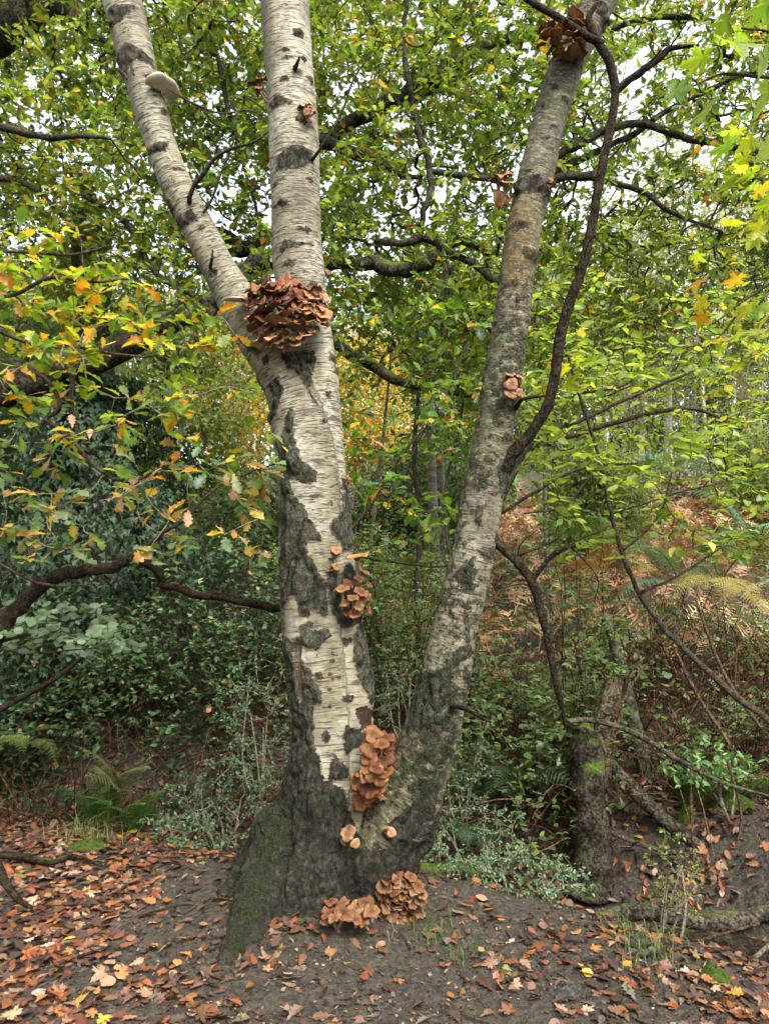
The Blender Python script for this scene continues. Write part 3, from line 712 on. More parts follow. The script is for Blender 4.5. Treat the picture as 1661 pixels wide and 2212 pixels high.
# ------------------------------------------------------------------ fungi
def cap_mesh(k, funnel, wave):
    rng = np.random.default_rng(300 + k)
    na, nr = 30, 7
    a = np.arange(na) / na * 2 * math.pi
    ph = rng.uniform(0, 6.28, 6)
    out = 1 + .10 * np.sin(2 * a + ph[0]) + .07 * np.sin(3 * a + ph[1]) + .05 * wave * np.sin(5 * a + ph[2]) + .03 * wave * np.sin(9 * a + ph[4])
    r = np.linspace(0, 1, nr + 1)[1:]
    rr, aa = r[:, None], a[None]
    h = funnel * rr ** 1.6 * .42 - (1 - abs(funnel)) * .16 * rr ** 2 + wave * rr ** 2.2 * (.12 * np.sin(3 * aa + ph[3]) + .085 * np.sin(5 * aa + ph[5]) + .05 * np.sin(9 * aa + ph[2])) - .10 * np.maximum(rr - .8, 0) / .2 * (1 if funnel > .2 else .6)
    X, Y = rr * out * np.cos(aa), rr * out * np.sin(aa)
    top = np.stack([X, Y, h], -1).reshape(-1, 3)
    th = .028 + .12 * (1 - rr) ** 1.2 + .10 * np.exp(-(rr / .22) ** 2)
    bot = np.stack([X * .985, Y * .985, h - th - 0 * aa], -1).reshape(-1, 3)
    m = MB()
    V = np.vstack([top, [[0, 0, h[0].mean() + .01]], bot, [[0, 0, h[0].mean() - .30]]])
    nt = nr * na
    Q = []; T = []; Qb = []; Tb = []
    for i in range(nr - 1):
        for j in range(na):
            p, q = i * na + j, i * na + (j + 1) % na
            Q.append((p, p + na, q + na, q)); Qb.append((nt + 1 + p, nt + 1 + q, nt + 1 + q + na, nt + 1 + p + na))
    for j in range(na):
        T.append((j, (j + 1) % na, nt)); Tb.append((nt + 1 + (j + 1) % na, nt + 1 + j, 2 * nt + 1))
        p, q = (nr - 1) * na + j, (nr - 1) * na + (j + 1) % na
        Q.append((p, nt + 1 + p, nt + 1 + q, q))
    rad = np.concatenate([np.repeat(r, na), [0], np.repeat(r, na), [0]])
    C = np.where(np.arange(len(V))[:, None] <= nt, np.array([.62, .55, .52])[None] + np.array([.50, .52, .50])[None] * sstep(.1, .75, rad)[:, None] - np.array([.18, .26, .30])[None] * sstep(.86, 1, rad)[:, None], np.array([1.0, 1, 1])[None] - .25 * sstep(.8, 1, rad)[:, None])
    m.add(V, Q, T, C, 0); m.q[-1] = m.q[-1]
    m.add(np.zeros((0, 3)), None, None, np.zeros((0, 3)))
    m.q.append(np.array(Qb)); m.m4.append(np.full(len(Qb), 1)); m.t.append(np.array(Tb)); m.m3.append(np.full(len(Tb), 1))
    me = m.mesh("mushroom_cap")
    me.materials.append(M_cap); me.materials.append(M_gill)
    return me
def fungus_mats():
    t = NT("fungus_cap")
    oc = t.n("TexCoord").outputs['Object']; pos = t.n("NewGeometry").outputs['Position']
    c = t.mix(1.0, t.attr("Col").outputs['Color'], t.n("ObjectInfo").outputs['Color'], 'MULTIPLY')
    n = t.noise(pos, 70, 4, .6)
    v = t.math('MULTIPLY_ADD', n, 1.5, .25)
    c = t.mix(1.0, c, t.n("CombineColor", {0: v, 1: v, 2: v}).outputs[0], 'MULTIPLY')
    rad = t.n("TexGradient", {'Vector': oc}, gradient_type='RADIAL').outputs['Fac']
    st = t.math('SINE', t.math('MULTIPLY', rad, 6.2832 * 46))
    p = t.principled(Base_Color=c, Roughness=.55, Specular_IOR_Level=.2, Normal=t.bump(t.math('MULTIPLY_ADD', st, .12, n), .45, .006))
    p.inputs['Subsurface Weight'].default_value = .12
    p.inputs['Subsurface Radius'].default_value = (.012, .006, .003); p.inputs['Subsurface Scale'].default_value = .6
    cap = t.finish(p.outputs[0])
    t = NT("fungus_gills")
    oc = t.n("TexCoord").outputs['Object']; pos = t.n("NewGeometry").outputs['Position']
    c = t.mix(1.0, t.attr("Col").outputs['Color'], t.n("ObjectInfo").outputs['Color'], 'MULTIPLY')
    c = t.mix(.6, c, (.30, .175, .085))
    rad = t.n("TexGradient", {'Vector': oc}, gradient_type='RADIAL').outputs['Fac']
    st = t.math('MULTIPLY_ADD', t.math('SINE', t.math('MULTIPLY', rad, 6.2832 * 42)), .5, .5)
    c = t.mix(t.math('MULTIPLY', t.math('SUBTRACT', 1.0, st), .62), c, (.05, .024, .012))
    c = t.mix(t.ramp(t.noise(pos, 25, 3), [(.5, 0), (.75, .5)]), c, (.14, .06, .028))
    p = t.principled(Base_Color=c, Roughness=.7, Specular_IOR_Level=.25, Normal=t.bump(st, .5, .004))
    gill = t.finish(p.outputs[0])
    t = NT("fungus_stem")
    pos = t.n("NewGeometry").outputs['Position']
    c = t.ramp(t.noise(pos, 60, 4), [(.3, (.12, .062, .034)), (.7, (.30, .20, .13))])
    p = t.principled(Base_Color=c, Roughness=.65)
    stem = t.finish(p.outputs[0])
    t = NT("bracket_white")
    pos = t.n("NewGeometry").outputs['Position']
    c = t.mix(1.0, t.attr("Col").outputs['Color'], t.ramp(t.noise(pos, 30, 4), [(.3, (.33, .28, .22)), (.7, (.50, .45, .37))]), 'MULTIPLY')
    p = t.principled(Base_Color=c, Roughness=.6)
    return cap, gill, stem, t.finish(p.outputs[0])
M_cap, M_gill, M_stem, M_bracket = fungus_mats()
CAPS = [cap_mesh(k, f, w) for k, (f, w) in enumerate([(.7, .9), (.5, 1.3), (.85, .7), (.3, 1.5), (.6, 1.6), (.1, 1.2), (-.3, .7), (.0, .6)])]
FLATCAP = [6, 7]
def stem_mesh(k):
    L = [2.2, 1.5, 1.9][k]
    P = catmull([(0, 0, -.22), (.12 * (k - 1), .1, -L * .5), (.3 * (k - 1) + .1, .35, -L)], 5)
    m = MB().tube(P, np.linspace(.17, .2, len(P)) * np.array([1.2] + [1] * (len(P) - 1)), 9)
    me = m.mesh("mushroom_stem"); me.materials.append(M_stem); return me
STEMS = [stem_mesh(k) for k in range(3)]
def mushroom(th, P, n, r, color, k, rng, stem=True):
    n = Vector(n).normalized()
    q = n.to_track_quat('Z', 'Y').to_matrix() @ Matrix.Rotation(rng.uniform(0, 6.28), 3, 'Z')
    s = r * np.array([rng.uniform(.88, 1.12), rng.uniform(.88, 1.12), rng.uniform(.85, 1.2)])
    Mx = q.to_4x4() @ Matrix.Diagonal((*s, 1)); Mx.translation = Vector(P)
    o = th.leaf("mushroom", CAPS[k], Mx, color)
    if stem:
        st = bpy.data.objects.new("stem", STEMS[int(rng.integers(3))]); COL.objects.link(st); st.parent = o
    return o
CAPCOL = [(.150, .064, .024), (.185, .088, .035), (.12, .045, .017), (.215, .113, .048), (.085, .030, .013)]
def capcol(rng, gain=1.0, cols=CAPCOL):
    c = np.array(cols[int(rng.integers(len(cols)))]) * gain * rng.uniform(.7, 1.1) * (np.array([.50, .46, .41]) if cols is not CAPCOL else 1); return np.clip(c, 0, .9)
def cluster(name, label, loc, group=None):
    return Thing(name, loc, label, "fungus", group)
G_F = "fungus clusters on the birch"
def heap(label, cx, cy_, rx, ry, Y, bulge, n, rpx, rng, face=(0, -.75, .3), ks=range(6), colf=None, stem_low=True, mind=.62, shape=None, lean=.8, lz=.8, stemp=.6):
    """caps packed over a bulging mass"""
    th = cluster("mushroom_cluster", label, at(cx, cy_, Y), G_F)
    pts = []; tries = 0
    while len(pts) < n and tries < 6000:
        tries += 1
        u, v = rng.uniform(-1, 1), rng.uniform(-1, 1)
        if u * u + v * v > 1 or (shape and not shape(u, v)): continue
        r = rng.uniform(*rpx)
        if any(math.hypot((u - a) * rx, (v - b) * ry) < mind * (r + c) * .75 for a, b, c in pts): continue
        pts.append((u, v, r))
    for u, v, r in pts:
        b = bulge * math.sqrt(max(0, 1 - u * u - v * v)) + rng.uniform(-.02, .02)
        P = at(cx + u * rx, cy_ + v * ry, Y - b)
        nrm = np.array(face) + lean * np.array([u, 0, -v * lz]) + rng.normal(0, .28, 3)
        col = colf(u, v, rng) if colf else capcol(rng)
        mushroom(th, P, nrm, wpx(cx, cy_, Y - b, r), col, int(rng.choice(list(ks))), rng, rng.uniform() < stemp)
    return th
rf = np.random.default_rng(21)
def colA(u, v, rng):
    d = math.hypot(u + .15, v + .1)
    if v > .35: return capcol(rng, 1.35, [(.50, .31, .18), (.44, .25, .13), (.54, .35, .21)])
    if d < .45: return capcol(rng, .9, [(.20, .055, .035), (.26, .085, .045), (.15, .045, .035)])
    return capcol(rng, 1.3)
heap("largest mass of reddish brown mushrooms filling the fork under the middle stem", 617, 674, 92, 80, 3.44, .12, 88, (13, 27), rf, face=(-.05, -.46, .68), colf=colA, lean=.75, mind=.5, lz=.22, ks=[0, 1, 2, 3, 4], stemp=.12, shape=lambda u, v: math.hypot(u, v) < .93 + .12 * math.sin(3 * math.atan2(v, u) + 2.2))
heap("orange brown mushrooms wedged in the low crotch above the root flare", 806, 1655, 54, 78, 3.40, .12, 30, (15, 27), rf, face=(0, -.62, .55), ks=[0, 1, 3, 4, 5], shape=lambda u, v: abs(u - (-v * .55)) < .55, lean=.4)
def colF(u, v, rng): return capcol(rng, .8, [(.30, .155, .075), (.36, .20, .10), (.24, .11, .05), (.42, .26, .15)])
heap("broad heap of brown wavy mushrooms on the ground against the trunk foot", 852, 1945, 66, 66, 3.40, .08, 70, (10, 20), rf, face=(0.0, -.45, .75), ks=[0, 1, 3, 4], colf=colF, shape=lambda u, v: u > -.55 - .35 * v or v > .4, lean=.5)
def colG(u, v, rng): return capcol(rng, 1.0, [(.55, .29, .13), (.48, .24, .11), (.58, .34, .18)])
heap("high cluster of orange brown mushrooms wrapped round the right stem top", 1222, 78, 56, 44, 3.36, .10, 22, (13, 21), rf, face=(0, -.10, .9), ks=[0, 1, 2, 4], colf=colG, lean=.7, lz=.1, stemp=.3)
def listed(label, caps, Y, cols=None, group=G_F, face=(0, -.5, .6)):
    """caps: (px, py, radius px, variant, (nx, ny, nz), dY)"""
    c0 = caps[0]
    th = cluster("mushroom_cluster", label, at(c0[0], c0[1], Y), group)
    for px, py, r, k, n, dy in caps:
        mushroom(th, at(px, py, Y + dy), n, wpx(px, py, Y + dy, r * .9), capcol(rf, 1.0, cols or CAPCOL), k, rf)
    return th
listed("long stalked mushrooms sprouting from the trunk's right side at mid height",
       [(727, 1187, 13, 7, (.2, -.6, .5), -.02), (718, 1205, 11, 2, (-.3, -.3, .9), -.02), (717, 1228, 15, 0, (-.5, -.4, .7), -.02), (728, 1222, 12, 6, (.5, -.5, .6), -.03), (772, 1205, 25, 2, (-.15, -.25, 1), -.02),
        (738, 1272, 22, 1, (-.25, -.35, .9), -.07), (752, 1262, 15, 4, (.1, -.6, .6), -.04), (775, 1250, 14, 0, (.2, -.4, .8), -.05), (790, 1240, 15, 2, (.4, -.2, .9), 0), (798, 1262, 13, 3, (.7, -.3, .5), .02), (780, 1278, 18, 1, (.3, -.5, .7), -.06), (762, 1292, 15, 4, (-.1, -.6, .8), -.09), (790, 1290, 16, 3, (.5, -.6, .2), -.03), (745, 1302, 13, 5, (-.3, -.5, .7), -.08), (775, 1308, 15, 1, (.2, -.7, .3), -.07), (748, 1322, 12, 0, (-.2, -.6, .3), -.06), (795, 1318, 14, 2, (.8, -.3, .3), 0), (765, 1326, 12, 4, (.1, -.7, .2), -.06)], 3.47)
listed("fanned mushrooms at the left end of the ground heap beside the trunk foot",
       [(715, 1946, 16, 5, (-.1, -.1, 1), .0), (741, 1948, 17, 3, (-.1, -.2, 1), .0), (712, 1972, 24, 3, (-.2, -.25, .9), -.07), (744, 1970, 25, 5, (.1, -.35, .9), -.09), (722, 1982, 17, 4, (-.2, -.4, .8), -.12), (770, 1960, 22, 1, (.1, -.4, .9), -.04), (768, 1985, 16, 0, (.1, -.4, .8), -.1), (790, 1950, 20, 4, (0, -.4, .8), -.02), (700, 1990, 12, 4, (-.4, -.4, .7), -.1), (802, 1968, 20, 1, (.1, -.4, .9), -.06), (785, 1990, 16, 4, (-.1, -.4, .9), -.08)], 3.27, [(.32, .18, .09), (.38, .22, .11), (.26, .13, .06)])
listed("pair of tan caps on dark bark low between trunk and right stem", [(752, 1800, 19, 4, (-.2, -.75, .4), -.02), (768, 1822, 12, 7, (.25, -.85, .2), -.03), (746, 1815, 12, 0, (-.4, -.6, .5), 0)], 3.36, [(.42, .27, .15), (.5, .34, .2)])
listed("two small tan caps on dark bark near the right stem's outer curve", [(846, 1798, 12, 7, (.2, -.85, .3), -.02), (836, 1786, 7, 6, (-.1, -.3, 1), -.02), (838, 1803, 9, 5, (-.2, -.6, -.2), -.01)], 3.34, [(.44, .29, .17), (.5, .34, .2)])
listed("mushrooms jutting from the right stem's left edge high up", [(1070, 385, 20, 2, (-.5, -.3, .8), 0), (1090, 378, 22, 1, (-.1, -.5, .8), -.03), (1095, 392, 18, 5, (0, -.4, .9), -.05), (1078, 428, 19, 6, (-.35, -.9, -.2), -.02), (1096, 436, 11, 0, (-.3, -.5, .4), 0), (1058, 398, 13, 4, (-.6, -.4, .6), .02)], 3.42, [(.50, .27, .14), (.43, .21, .10)])
listed("small mushrooms on the right stem's right edge opposite the larger shelf", [(1190, 384, 9, 6, (.3, -.6, .6), 0), (1192, 400, 14, 1, (.5, -.3, .8), 0), (1198, 394, 9, 3, (.5, -.4, .6), -.02), (1188, 412, 11, 0, (.5, -.5, .4), 0)], 3.37, [(.40, .20, .11), (.45, .24, .13)])
listed("neat cluster of pinkish brown caps with dark centres on the right stem by green moss",
       [(1106, 828, 16, 7, (.1, -.95, .25), -.08), (1103, 850, 13, 6, (0, -.95, .2), -.08), (1121, 846, 12, 7, (.4, -.85, .2), -.06), (1104, 808, 14, 5, (.1, -.35, .9), -.05), (1118, 815, 13, 2, (.4, -.5, .8), -.03), (1092, 830, 11, 6, (-.6, -.6, .2), -.05), (1092, 848, 9, 6, (-.5, -.7, .1), -.05), (1124, 828, 12, 3, (.8, -.4, .3), -.02), (1096, 858, 8, 6, (-.3, -.8, -.2), -.06), (1115, 862, 8, 6, (.3, -.8, -.3), -.05), (1126, 858, 8, 6, (.6, -.6, 0), -.03)], 3.40, [(.44, .25, .16), (.50, .31, .21)])
listed("mushrooms on the middle stem's left edge level with the white bracket", [(551, 180, 19, 0, (-.4, -.3, .8), 0), (566, 172, 13, 4, (0, -.3, .9), -.03), (558, 194, 14, 2, (-.5, -.4, .6), 0), (562, 186, 13, 1, (-.2, -.7, .5), -.03)], 3.5, [(.40, .19, .09), (.46, .24, .12)])
listed("small orange mushrooms on the middle stem's right edge", [(655, 229, 12, 1, (-.1, -.5, .9), -.02), (664, 226, 11, 0, (.1, -.5, .8), -.02), (672, 236, 11, 4, (.4, -.6, .5), -.02), (662, 240, 10, 6, (0, -.95, .1), -.04), (680, 243, 9, 2, (.6, -.4, .5), 0), (668, 258, 8, 6, (.1, -.9, -.2), -.02), (652, 240, 9, 3, (-.3, -.7, .4), -.01)], 3.5, [(.52, .27, .14), (.44, .22, .11)])
listed("single small brown cap on the middle stem's right edge above the fork mass", [(710, 587, 8, 6, (.6, -.6, .3), 0)], 3.55)
listed("brown caps on the trunk's right edge halfway up behind leaves", [(752, 1032, 12, 1, (.5, -.3, .7), 0), (758, 1040, 9, 3, (.6, -.5, .2), -.01)], 3.52)
listed("tiny orange caps beside moss on the right stem's left side", [(1064, 852, 6, 6, (-.3, -.8, .4), 0), (1052, 864, 6, 0, (-.4, -.7, .4), 0), (1060, 846, 4, 6, (-.2, -.8, .4), 0)], 3.42, [(.5, .2, .09)])
listed("dark red old mushrooms tucked behind the left root flare", [(575, 1868, 12, 1, (-.4, -.3, .8), .0), (565, 1864, 9, 3, (-.5, -.3, .8), .02), (572, 1858, 8, 2, (-.3, -.4, .8), .0)], 3.78, [(.12, .04, .03)])
def bracket(label, px, py, Y, w, hgt, n, yaw):
    """a hoof-less shelf: half-disc thick at the bark, rounded lip"""
    m = MB(); na, nr = 22, 6
    a = np.linspace(-math.pi * .62, math.pi * .62, na); r = np.linspace(.02, 1, nr)
    rr, aa = r[:, None], a[None]; o = 1 + .06 * np.sin(3 * aa + px) + .03 * np.sin(7 * aa)
    X, Y_ = rr * o * np.sin(aa), -rr * o * np.cos(aa) * .8
    top = np.stack([X, Y_, .22 * (1 - rr ** 2) + .10 + 0 * aa], -1).reshape(-1, 3); bot = np.stack([X * .97, Y_ * .97, -.02 - .1 * (1 - rr) + .03 * rr ** 4 + 0 * aa], -1).reshape(-1, 3)
    V = np.vstack([top, bot]); k = nr * na; Q = []
    for i in range(nr - 1):
        for j in range(na - 1):
            p = i * na + j; Q.append((p, p + 1, p + na + 1, p + na)); Q.append((k + p, k + p + na, k + p + na + 1, k + p + 1))
    for j in range(na - 1):
        p = (nr - 1) * na + j; Q.append((p, p + 1, k + p + 1, k + p))
    for i in range(nr - 1):
        for e in (0, na - 1):
            p = i * na + e; Q.append((p, p + na, k + p + na, k + p))
    C = np.vstack([np.tile((.62, .5, .4), (k, 1)), np.tile((1.05, 1.03, 1.0), (k, 1))])
    m.add(V, Q, None, C)
    ob = link("bracket_fungus", m.mesh("bracket_fungus"), M_bracket)
    s = wpx(px, py, Y, w); ob.location = at(px, py, Y); ob.scale = (s, s, s * hgt)
    ob.rotation_euler = (n[0], n[1], yaw)
    tag(ob, label, "fungus", "white bracket fungi")
bracket("pale fan shaped bracket fungus jutting from the left stem high up", 350, 195, 3.47, 43, 1.0, (math.radians(-28), 0), math.radians(62))
bracket("flat white bracket fungus at the left edge of the big fork cluster", 514, 650, 3.45, 30, .9, (math.radians(4), math.radians(-5)), math.radians(25))

# ------------------------------------------------------------------ oak canopy behind the birch
ro = np.random.default_rng(33)
G_OAK = [(.095, .148, .028), (.13, .182, .034), (.062, .102, .024), (.17, .21, .042), (.24, .235, .04), (.36, .21, .03), (.28, .11, .03)]
W_OAK = [5, 5, 3, 3.5, 1.6, .3, .15]
oak = Thing("oak_tree", (-6.4, 7.0, float(ground_z(-6.4, 7.0))), "spreading oak behind the birch with dark crooked limbs and green lobed leaves", "tree")
LIMBS = [
    # great low limb from the left edge, passing behind the birch to the right
    [(-260, 900, 6.4, 58), (-60, 838, 6.3, 50), (60, 815, 6.2, 44), (180, 782, 6.2, 36), (290, 728, 6.2, 29), (400, 690, 6.2, 24), (480, 640, 6.2, 22), (540, 580, 6.1, 24), (610, 555, 6.2, 20), (735, 567, 6.2, 15), (800, 568, 6.1, 15), (870, 583, 6.0, 16), (930, 560, 6.0, 15), (965, 530, 6.0, 12), (1000, 520, 6.0, 9), (1060, 545, 6.1, 6)],
    [(940, 552, 6.0, 8), (975, 590, 5.9, 7), (1010, 640, 5.9, 7), (1045, 690, 5.9, 6), (1075, 740, 5.9, 4), (1100, 800, 6, 2)],
    [(810, 520, 6.1, 6), (860, 525, 6.0, 8), (920, 515, 6.0, 10), (975, 545, 5.9, 10), (1030, 575, 5.9, 9), (1075, 610, 5.9, 7), (1150, 660, 6.0, 4)],
    [(905, 505, 6.0, 6), (915, 460, 5.9, 7), (930, 410, 5.9, 8), (925, 350, 5.9, 7), (905, 290, 5.9, 7), (890, 220, 5.9, 6), (875, 130, 5.9, 6), (872, 60, 5.9, 5), (885, -20, 5.9, 4)],
    [(925, 370, 5.9, 6), (990, 380, 5.9, 7), (1050, 385, 6.0, 6), (1090, 400, 6.1, 5)],
    [(640, 300, 6.8, 16), (720, 315, 6.8, 14), (770, 330, 6.7, 12), (815, 345, 6.7, 9), (860, 375, 6.6, 7), (905, 385, 6.6, 5)],
    [(700, 300, 7.4, 16), (790, 250, 7.4, 15), (870, 205, 7.3, 16), (950, 160, 7.3, 15), (1010, 115, 7.3, 14), (1090, 85, 7.2, 12), (1170, 72, 7.2, 11), (1240, 35, 7.1, 9), (1300, -20, 7, 7)],
    [(880, 210, 7.3, 10), (960, 185, 7.4, 11), (1040, 150, 7.4, 9), (1100, 120, 7.4, 6)],
    [(960, 150, 7.3, 6), (1000, 60, 7.4, 7), (1040, -20, 7.4, 6)],
    [(500, 700, 6.6, 22), (660, 690, 6.6, 18), (730, 745, 6.5, 14), (800, 790, 6.4, 12), (860, 820, 6.3, 10), (920, 838, 6.2, 9), (990, 850, 6.2, 6), (1040, 860, 6.2, 3)],
    [(-40, 262, 5.2, 9), (40, 285, 5.2, 8), (110, 297, 5.2, 7), (180, 292, 5.1, 5), (240, 300, 5.1, 3)],
    [(-200, 160, 7.0, 52), (-60, 90, 7.0, 46), (20, 50, 7.0, 40), (90, 10, 7.0, 34), (170, -60, 7.0, 28)],
    [(100, -30, 6.6, 14), (150, 30, 6.5, 14), (170, 55, 6.4, 10), (230, 90, 6.3, 6), (330, 120, 6.2, 4)],
    [(420, 560, 7.6, 16), (470, 505, 7.6, 18), (520, 540, 7.6, 16), (600, 500, 7.6, 12), (700, 470, 7.6, 8)],
    [(180, 420, 6.5, 5), (270, 480, 6.4, 6), (340, 590, 6.3, 6), (420, 640, 6.2, 5)],
    [(-40, 380, 6.2, 8), (60, 400, 6.2, 6), (140, 470, 6.2, 5), (230, 570, 6.2, 4)],
    [(1180, 350, 6.3, 10), (1240, 315, 6.3, 10), (1310, 280, 6.3, 9), (1390, 268, 6.3, 8), (1460, 290, 6.3, 8), (1540, 308, 6.3, 7), (1640, 330, 6.3, 5)],
    [(1170, 385, 6.4, 8), (1250, 345, 6.4, 8), (1350, 300, 6.4, 7), (1440, 240, 6.4, 6), (1560, 180, 6.4, 5), (1680, 140, 6.4, 3)],
    [(1170, 395, 6.2, 10), (1250, 380, 6.2, 9), (1340, 400, 6.2, 7), (1400, 420, 6.2, 6), (1450, 460, 6.2, 4), (1560, 500, 6.2, 3)],
    [(1300, 70, 6.6, 7), (1400, 40, 6.6, 7), (1500, 40, 6.6, 6), (1600, 70, 6.6, 4)],
    [(960, 570, 5.9, 5), (965, 630, 5.8, 5), (955, 720, 5.8, 4), (960, 800, 5.8, 2)],
    [(470, 120, 6.4, 5), (500, 260, 6.4, 5), (540, 400, 6.4, 4), (560, 480, 6.4, 3)],
]
limb_nodes = []
Pt, rt = catmull(np.array([[-6.4, 7.0, -.2], [-6.2, 6.7, 1.0], [-5.9, 6.4, 2.2], [-5.7, 6.6, 4.0], [-5.2, 7.0, 6.0]]), 6), np.linspace(.42, .28, 25)
oak.part("trunk", MB().tube(Pt, rt, 20, wob=.1, seed=4), M_mossbark); limb_nodes.append(Pt)
for i, pts in enumerate(LIMBS):
    o, P = branch(oak, pts, M_mossbark if pts[0][3] > 20 else M_bark, 7, 12 if pts[0][3] > 9 else 8, .22, "limb", 100 + i * 7)
    if i: limb_nodes.append(P)
    else: limb_nodes.append(P[::2])
def canopy_targets(n, rng, x, y, zmin, zmax, keep):
    P = np.stack([rng.uniform(*x, n), rng.uniform(*y, n), rng.uniform(zmin, zmax, n)], 1)
    px, py, f = proj(P)
    return P[keep(P, px, py) > rng.uniform(0, 1, n)]
def keep_oak(P, px, py):
    clump = sstep(-.30, .12, fbm(P * 2.3, 91, 2))
    lo = np.interp(px, [-200, 200, 700, 1000, 1300, 1700], [760, 780, 820, 960, 860, 820])
    k = sstep(lo, lo - 170, py) * clump
    k *= np.where(px > 1250, np.interp(py, [-200, 150, 320, 500, 700], [.75, .7, .6, .95, 1.0]), 1.0)
    k *= np.interp(px, [-100, 350, 700, 900, 1150], [.95, .88, .88, .82, .75])
    return np.where((px > -260) & (px < 1900) & (py > -420), k, 0)
T = canopy_targets(47000, ro, (-5.4, 5.8), (5.5, 9.2), 1.8, 8.2, keep_oak)
gr = Growth(limb_nodes).grow(T, ro, jit=.14, sag=.04, per=4)
mb = MB(); gr.build(mb, .0021, .40, 4, .022); oak.part("twigs", mb, M_twig, kind="stuff")
P, D = gr.tips()
pos, d, nrm, size, idx = rosettes(P, D, ro, (5, 10), (.055, .105), .42, .09)
hue = fbm(pos * .7, 17, 2)
col = palette(ro, len(pos), G_OAK, W_OAK, .25)
col[hue > .28] = palette(ro, int((hue > .28).sum()), G_OAK, [2, 4, 1, 5, 4, .6, .3], .25)
leaves_of(oak, "oak", T_OAK, T_OAKLO, M_leaf, (pos, d, nrm, size, col), ro)
print("oak leaves", len(pos))

# low oak boughs with autumn leaves, reaching in from the left
ra = np.random.default_rng(44)
low = Thing("oak_bough", at(-120, 1480, 3.7), "low oak bough with yellow, orange and grey green leaves left of the birch", "branch")
LB = [[(-120, 1480, 3.7, 20), (-20, 1400, 3.75, 19), (40, 1310, 3.8, 18), (100, 1258, 3.8, 16), (180, 1235, 3.8, 14), (250, 1222, 3.8, 12), (295, 1203, 3.8, 11), (340, 1235, 3.85, 10), (360, 1265, 3.9, 9), (430, 1283, 3.95, 9), (520, 1298, 4.0, 9), (580, 1310, 4.02, 9), (640, 1320, 4.05, 8)],
      [(295, 1203, 3.8, 6), (340, 1160, 3.75, 5), (400, 1120, 3.7, 4), (460, 1060, 3.7, 3.5), (540, 1020, 3.7, 2.5), (600, 1000, 3.7, 1.5)],
      [(100, 905, 3.5, 5), (150, 945, 3.5, 5), (190, 990, 3.5, 5), (240, 1030, 3.5, 4.5), (290, 1040, 3.5, 4), (340, 1015, 3.5, 3.5), (400, 1005, 3.5, 3), (440, 970, 3.5, 2)],
      [(-60, 760, 3.5, 5), (40, 790, 3.5, 5), (110, 830, 3.5, 5), (130, 880, 3.5, 5), (95, 910, 3.5, 4), (60, 980, 3.5, 3)],
      [(160, 770, 3.6, 6), (155, 850, 3.6, 6), (160, 910, 3.6, 5), (185, 960, 3.55, 4)],
      [(-60, 690, 3.4, 5), (60, 740, 3.4, 4), (140, 745, 3.45, 4), (220, 760, 3.5, 3.5), (320, 770, 3.5, 3), (400, 740, 3.5, 2)],
      [(-60, 620, 3.4, 5), (20, 640, 3.4, 4), (110, 600, 3.4, 4), (200, 610, 3.4, 3), (290, 600, 3.4, 2)],
      [(-60, 1180, 3.4, 4), (40, 1240, 3.4, 3), (110, 1265, 3.45, 3), (200, 1262, 3.5, 2)],
      [(-60, 540, 3.3, 4), (60, 545, 3.3, 3), (160, 550, 3.3, 3), (240, 530, 3.3, 2)]]
nodes = []
for i, pts in enumerate(LB):
    o, P_ = branch(low, pts, M_darkbranch if i == 0 else M_twig, 7, 10 if i == 0 else 6, .2, "branch" if i == 0 else "twig", 300 + i); nodes.append(P_)
tg = []
for (ex, ey, rx, ry, n) in [(60, 520, 110, 70, 8), (120, 640, 170, 70, 20), (330, 770, 200, 90, 17), (100, 800, 130, 80, 14), (60, 960, 110, 110, 12), (300, 930, 170, 100, 17), (470, 960, 130, 90, 13), (200, 1090, 200, 90, 15), (430, 1130, 170, 80, 17), (70, 1130, 120, 80, 9), (560, 1000, 60, 120, 6), (520, 770, 60, 90, 6), (300, 1180, 200, 40, 4)]:
    for _ in range(n):
      for _k in range(2 if ra.uniform() < (.55 if ey < 900 else .12) else 1):
        u, v = ra.uniform(-1, 1, 2)
        tg.append(at(ex + u * rx, ey + v * ry, ra.uniform(3.05, 4.15) if ex < 540 else ra.uniform(3.75, 4.2)))
gl = Growth(nodes).grow(np.array(tg), ra, .12, .03, 4)
mb = MB(); gl.build(mb, .0017, .36, 5, .01); low.part("twigs", mb, M_paletwig, kind="stuff")
P, D = gl.tips()
pos, d, nrm, size, idx = rosettes(P, D, ra, (3, 7), (.06, .105), .38, .06)
px, py, f = proj(pos)
n = len(pos)
yel = palette(ra, n, [(.33, .32, .03), (.17, .24, .025), (.10, .17, .02), (.46, .30, .03), (.42, .18, .02)], [4, 5, 3, 2.0, 1.3])
mid = palette(ra, n, [(.10, .18, .03), (.17, .22, .06), (.40, .17, .025), (.45, .30, .05), (.11, .17, .09), (.34, .2, .12)], [4, 4, 2.0, 2, 2, 1])
lowc = palette(ra, n, [(.13, .19, .09), (.10, .16, .07), (.34, .20, .12), (.42, .22, .06), (.45, .31, .06), (.20, .25, .10)], [3, 2.4, 2.2, 1.5, 1.6, 2])
sel = sstep(700, 1150, py + ra.normal(0, 110, n))
col = np.where((sel < .33)[:, None], yel, np.where((sel < .7)[:, None], mid, lowc))
leaves_of(low, "oak_autumn", T_OAK, T_OAKLO, M_leaf, (pos, d, nrm, size, col), ra)
print("bough leaves", len(pos))
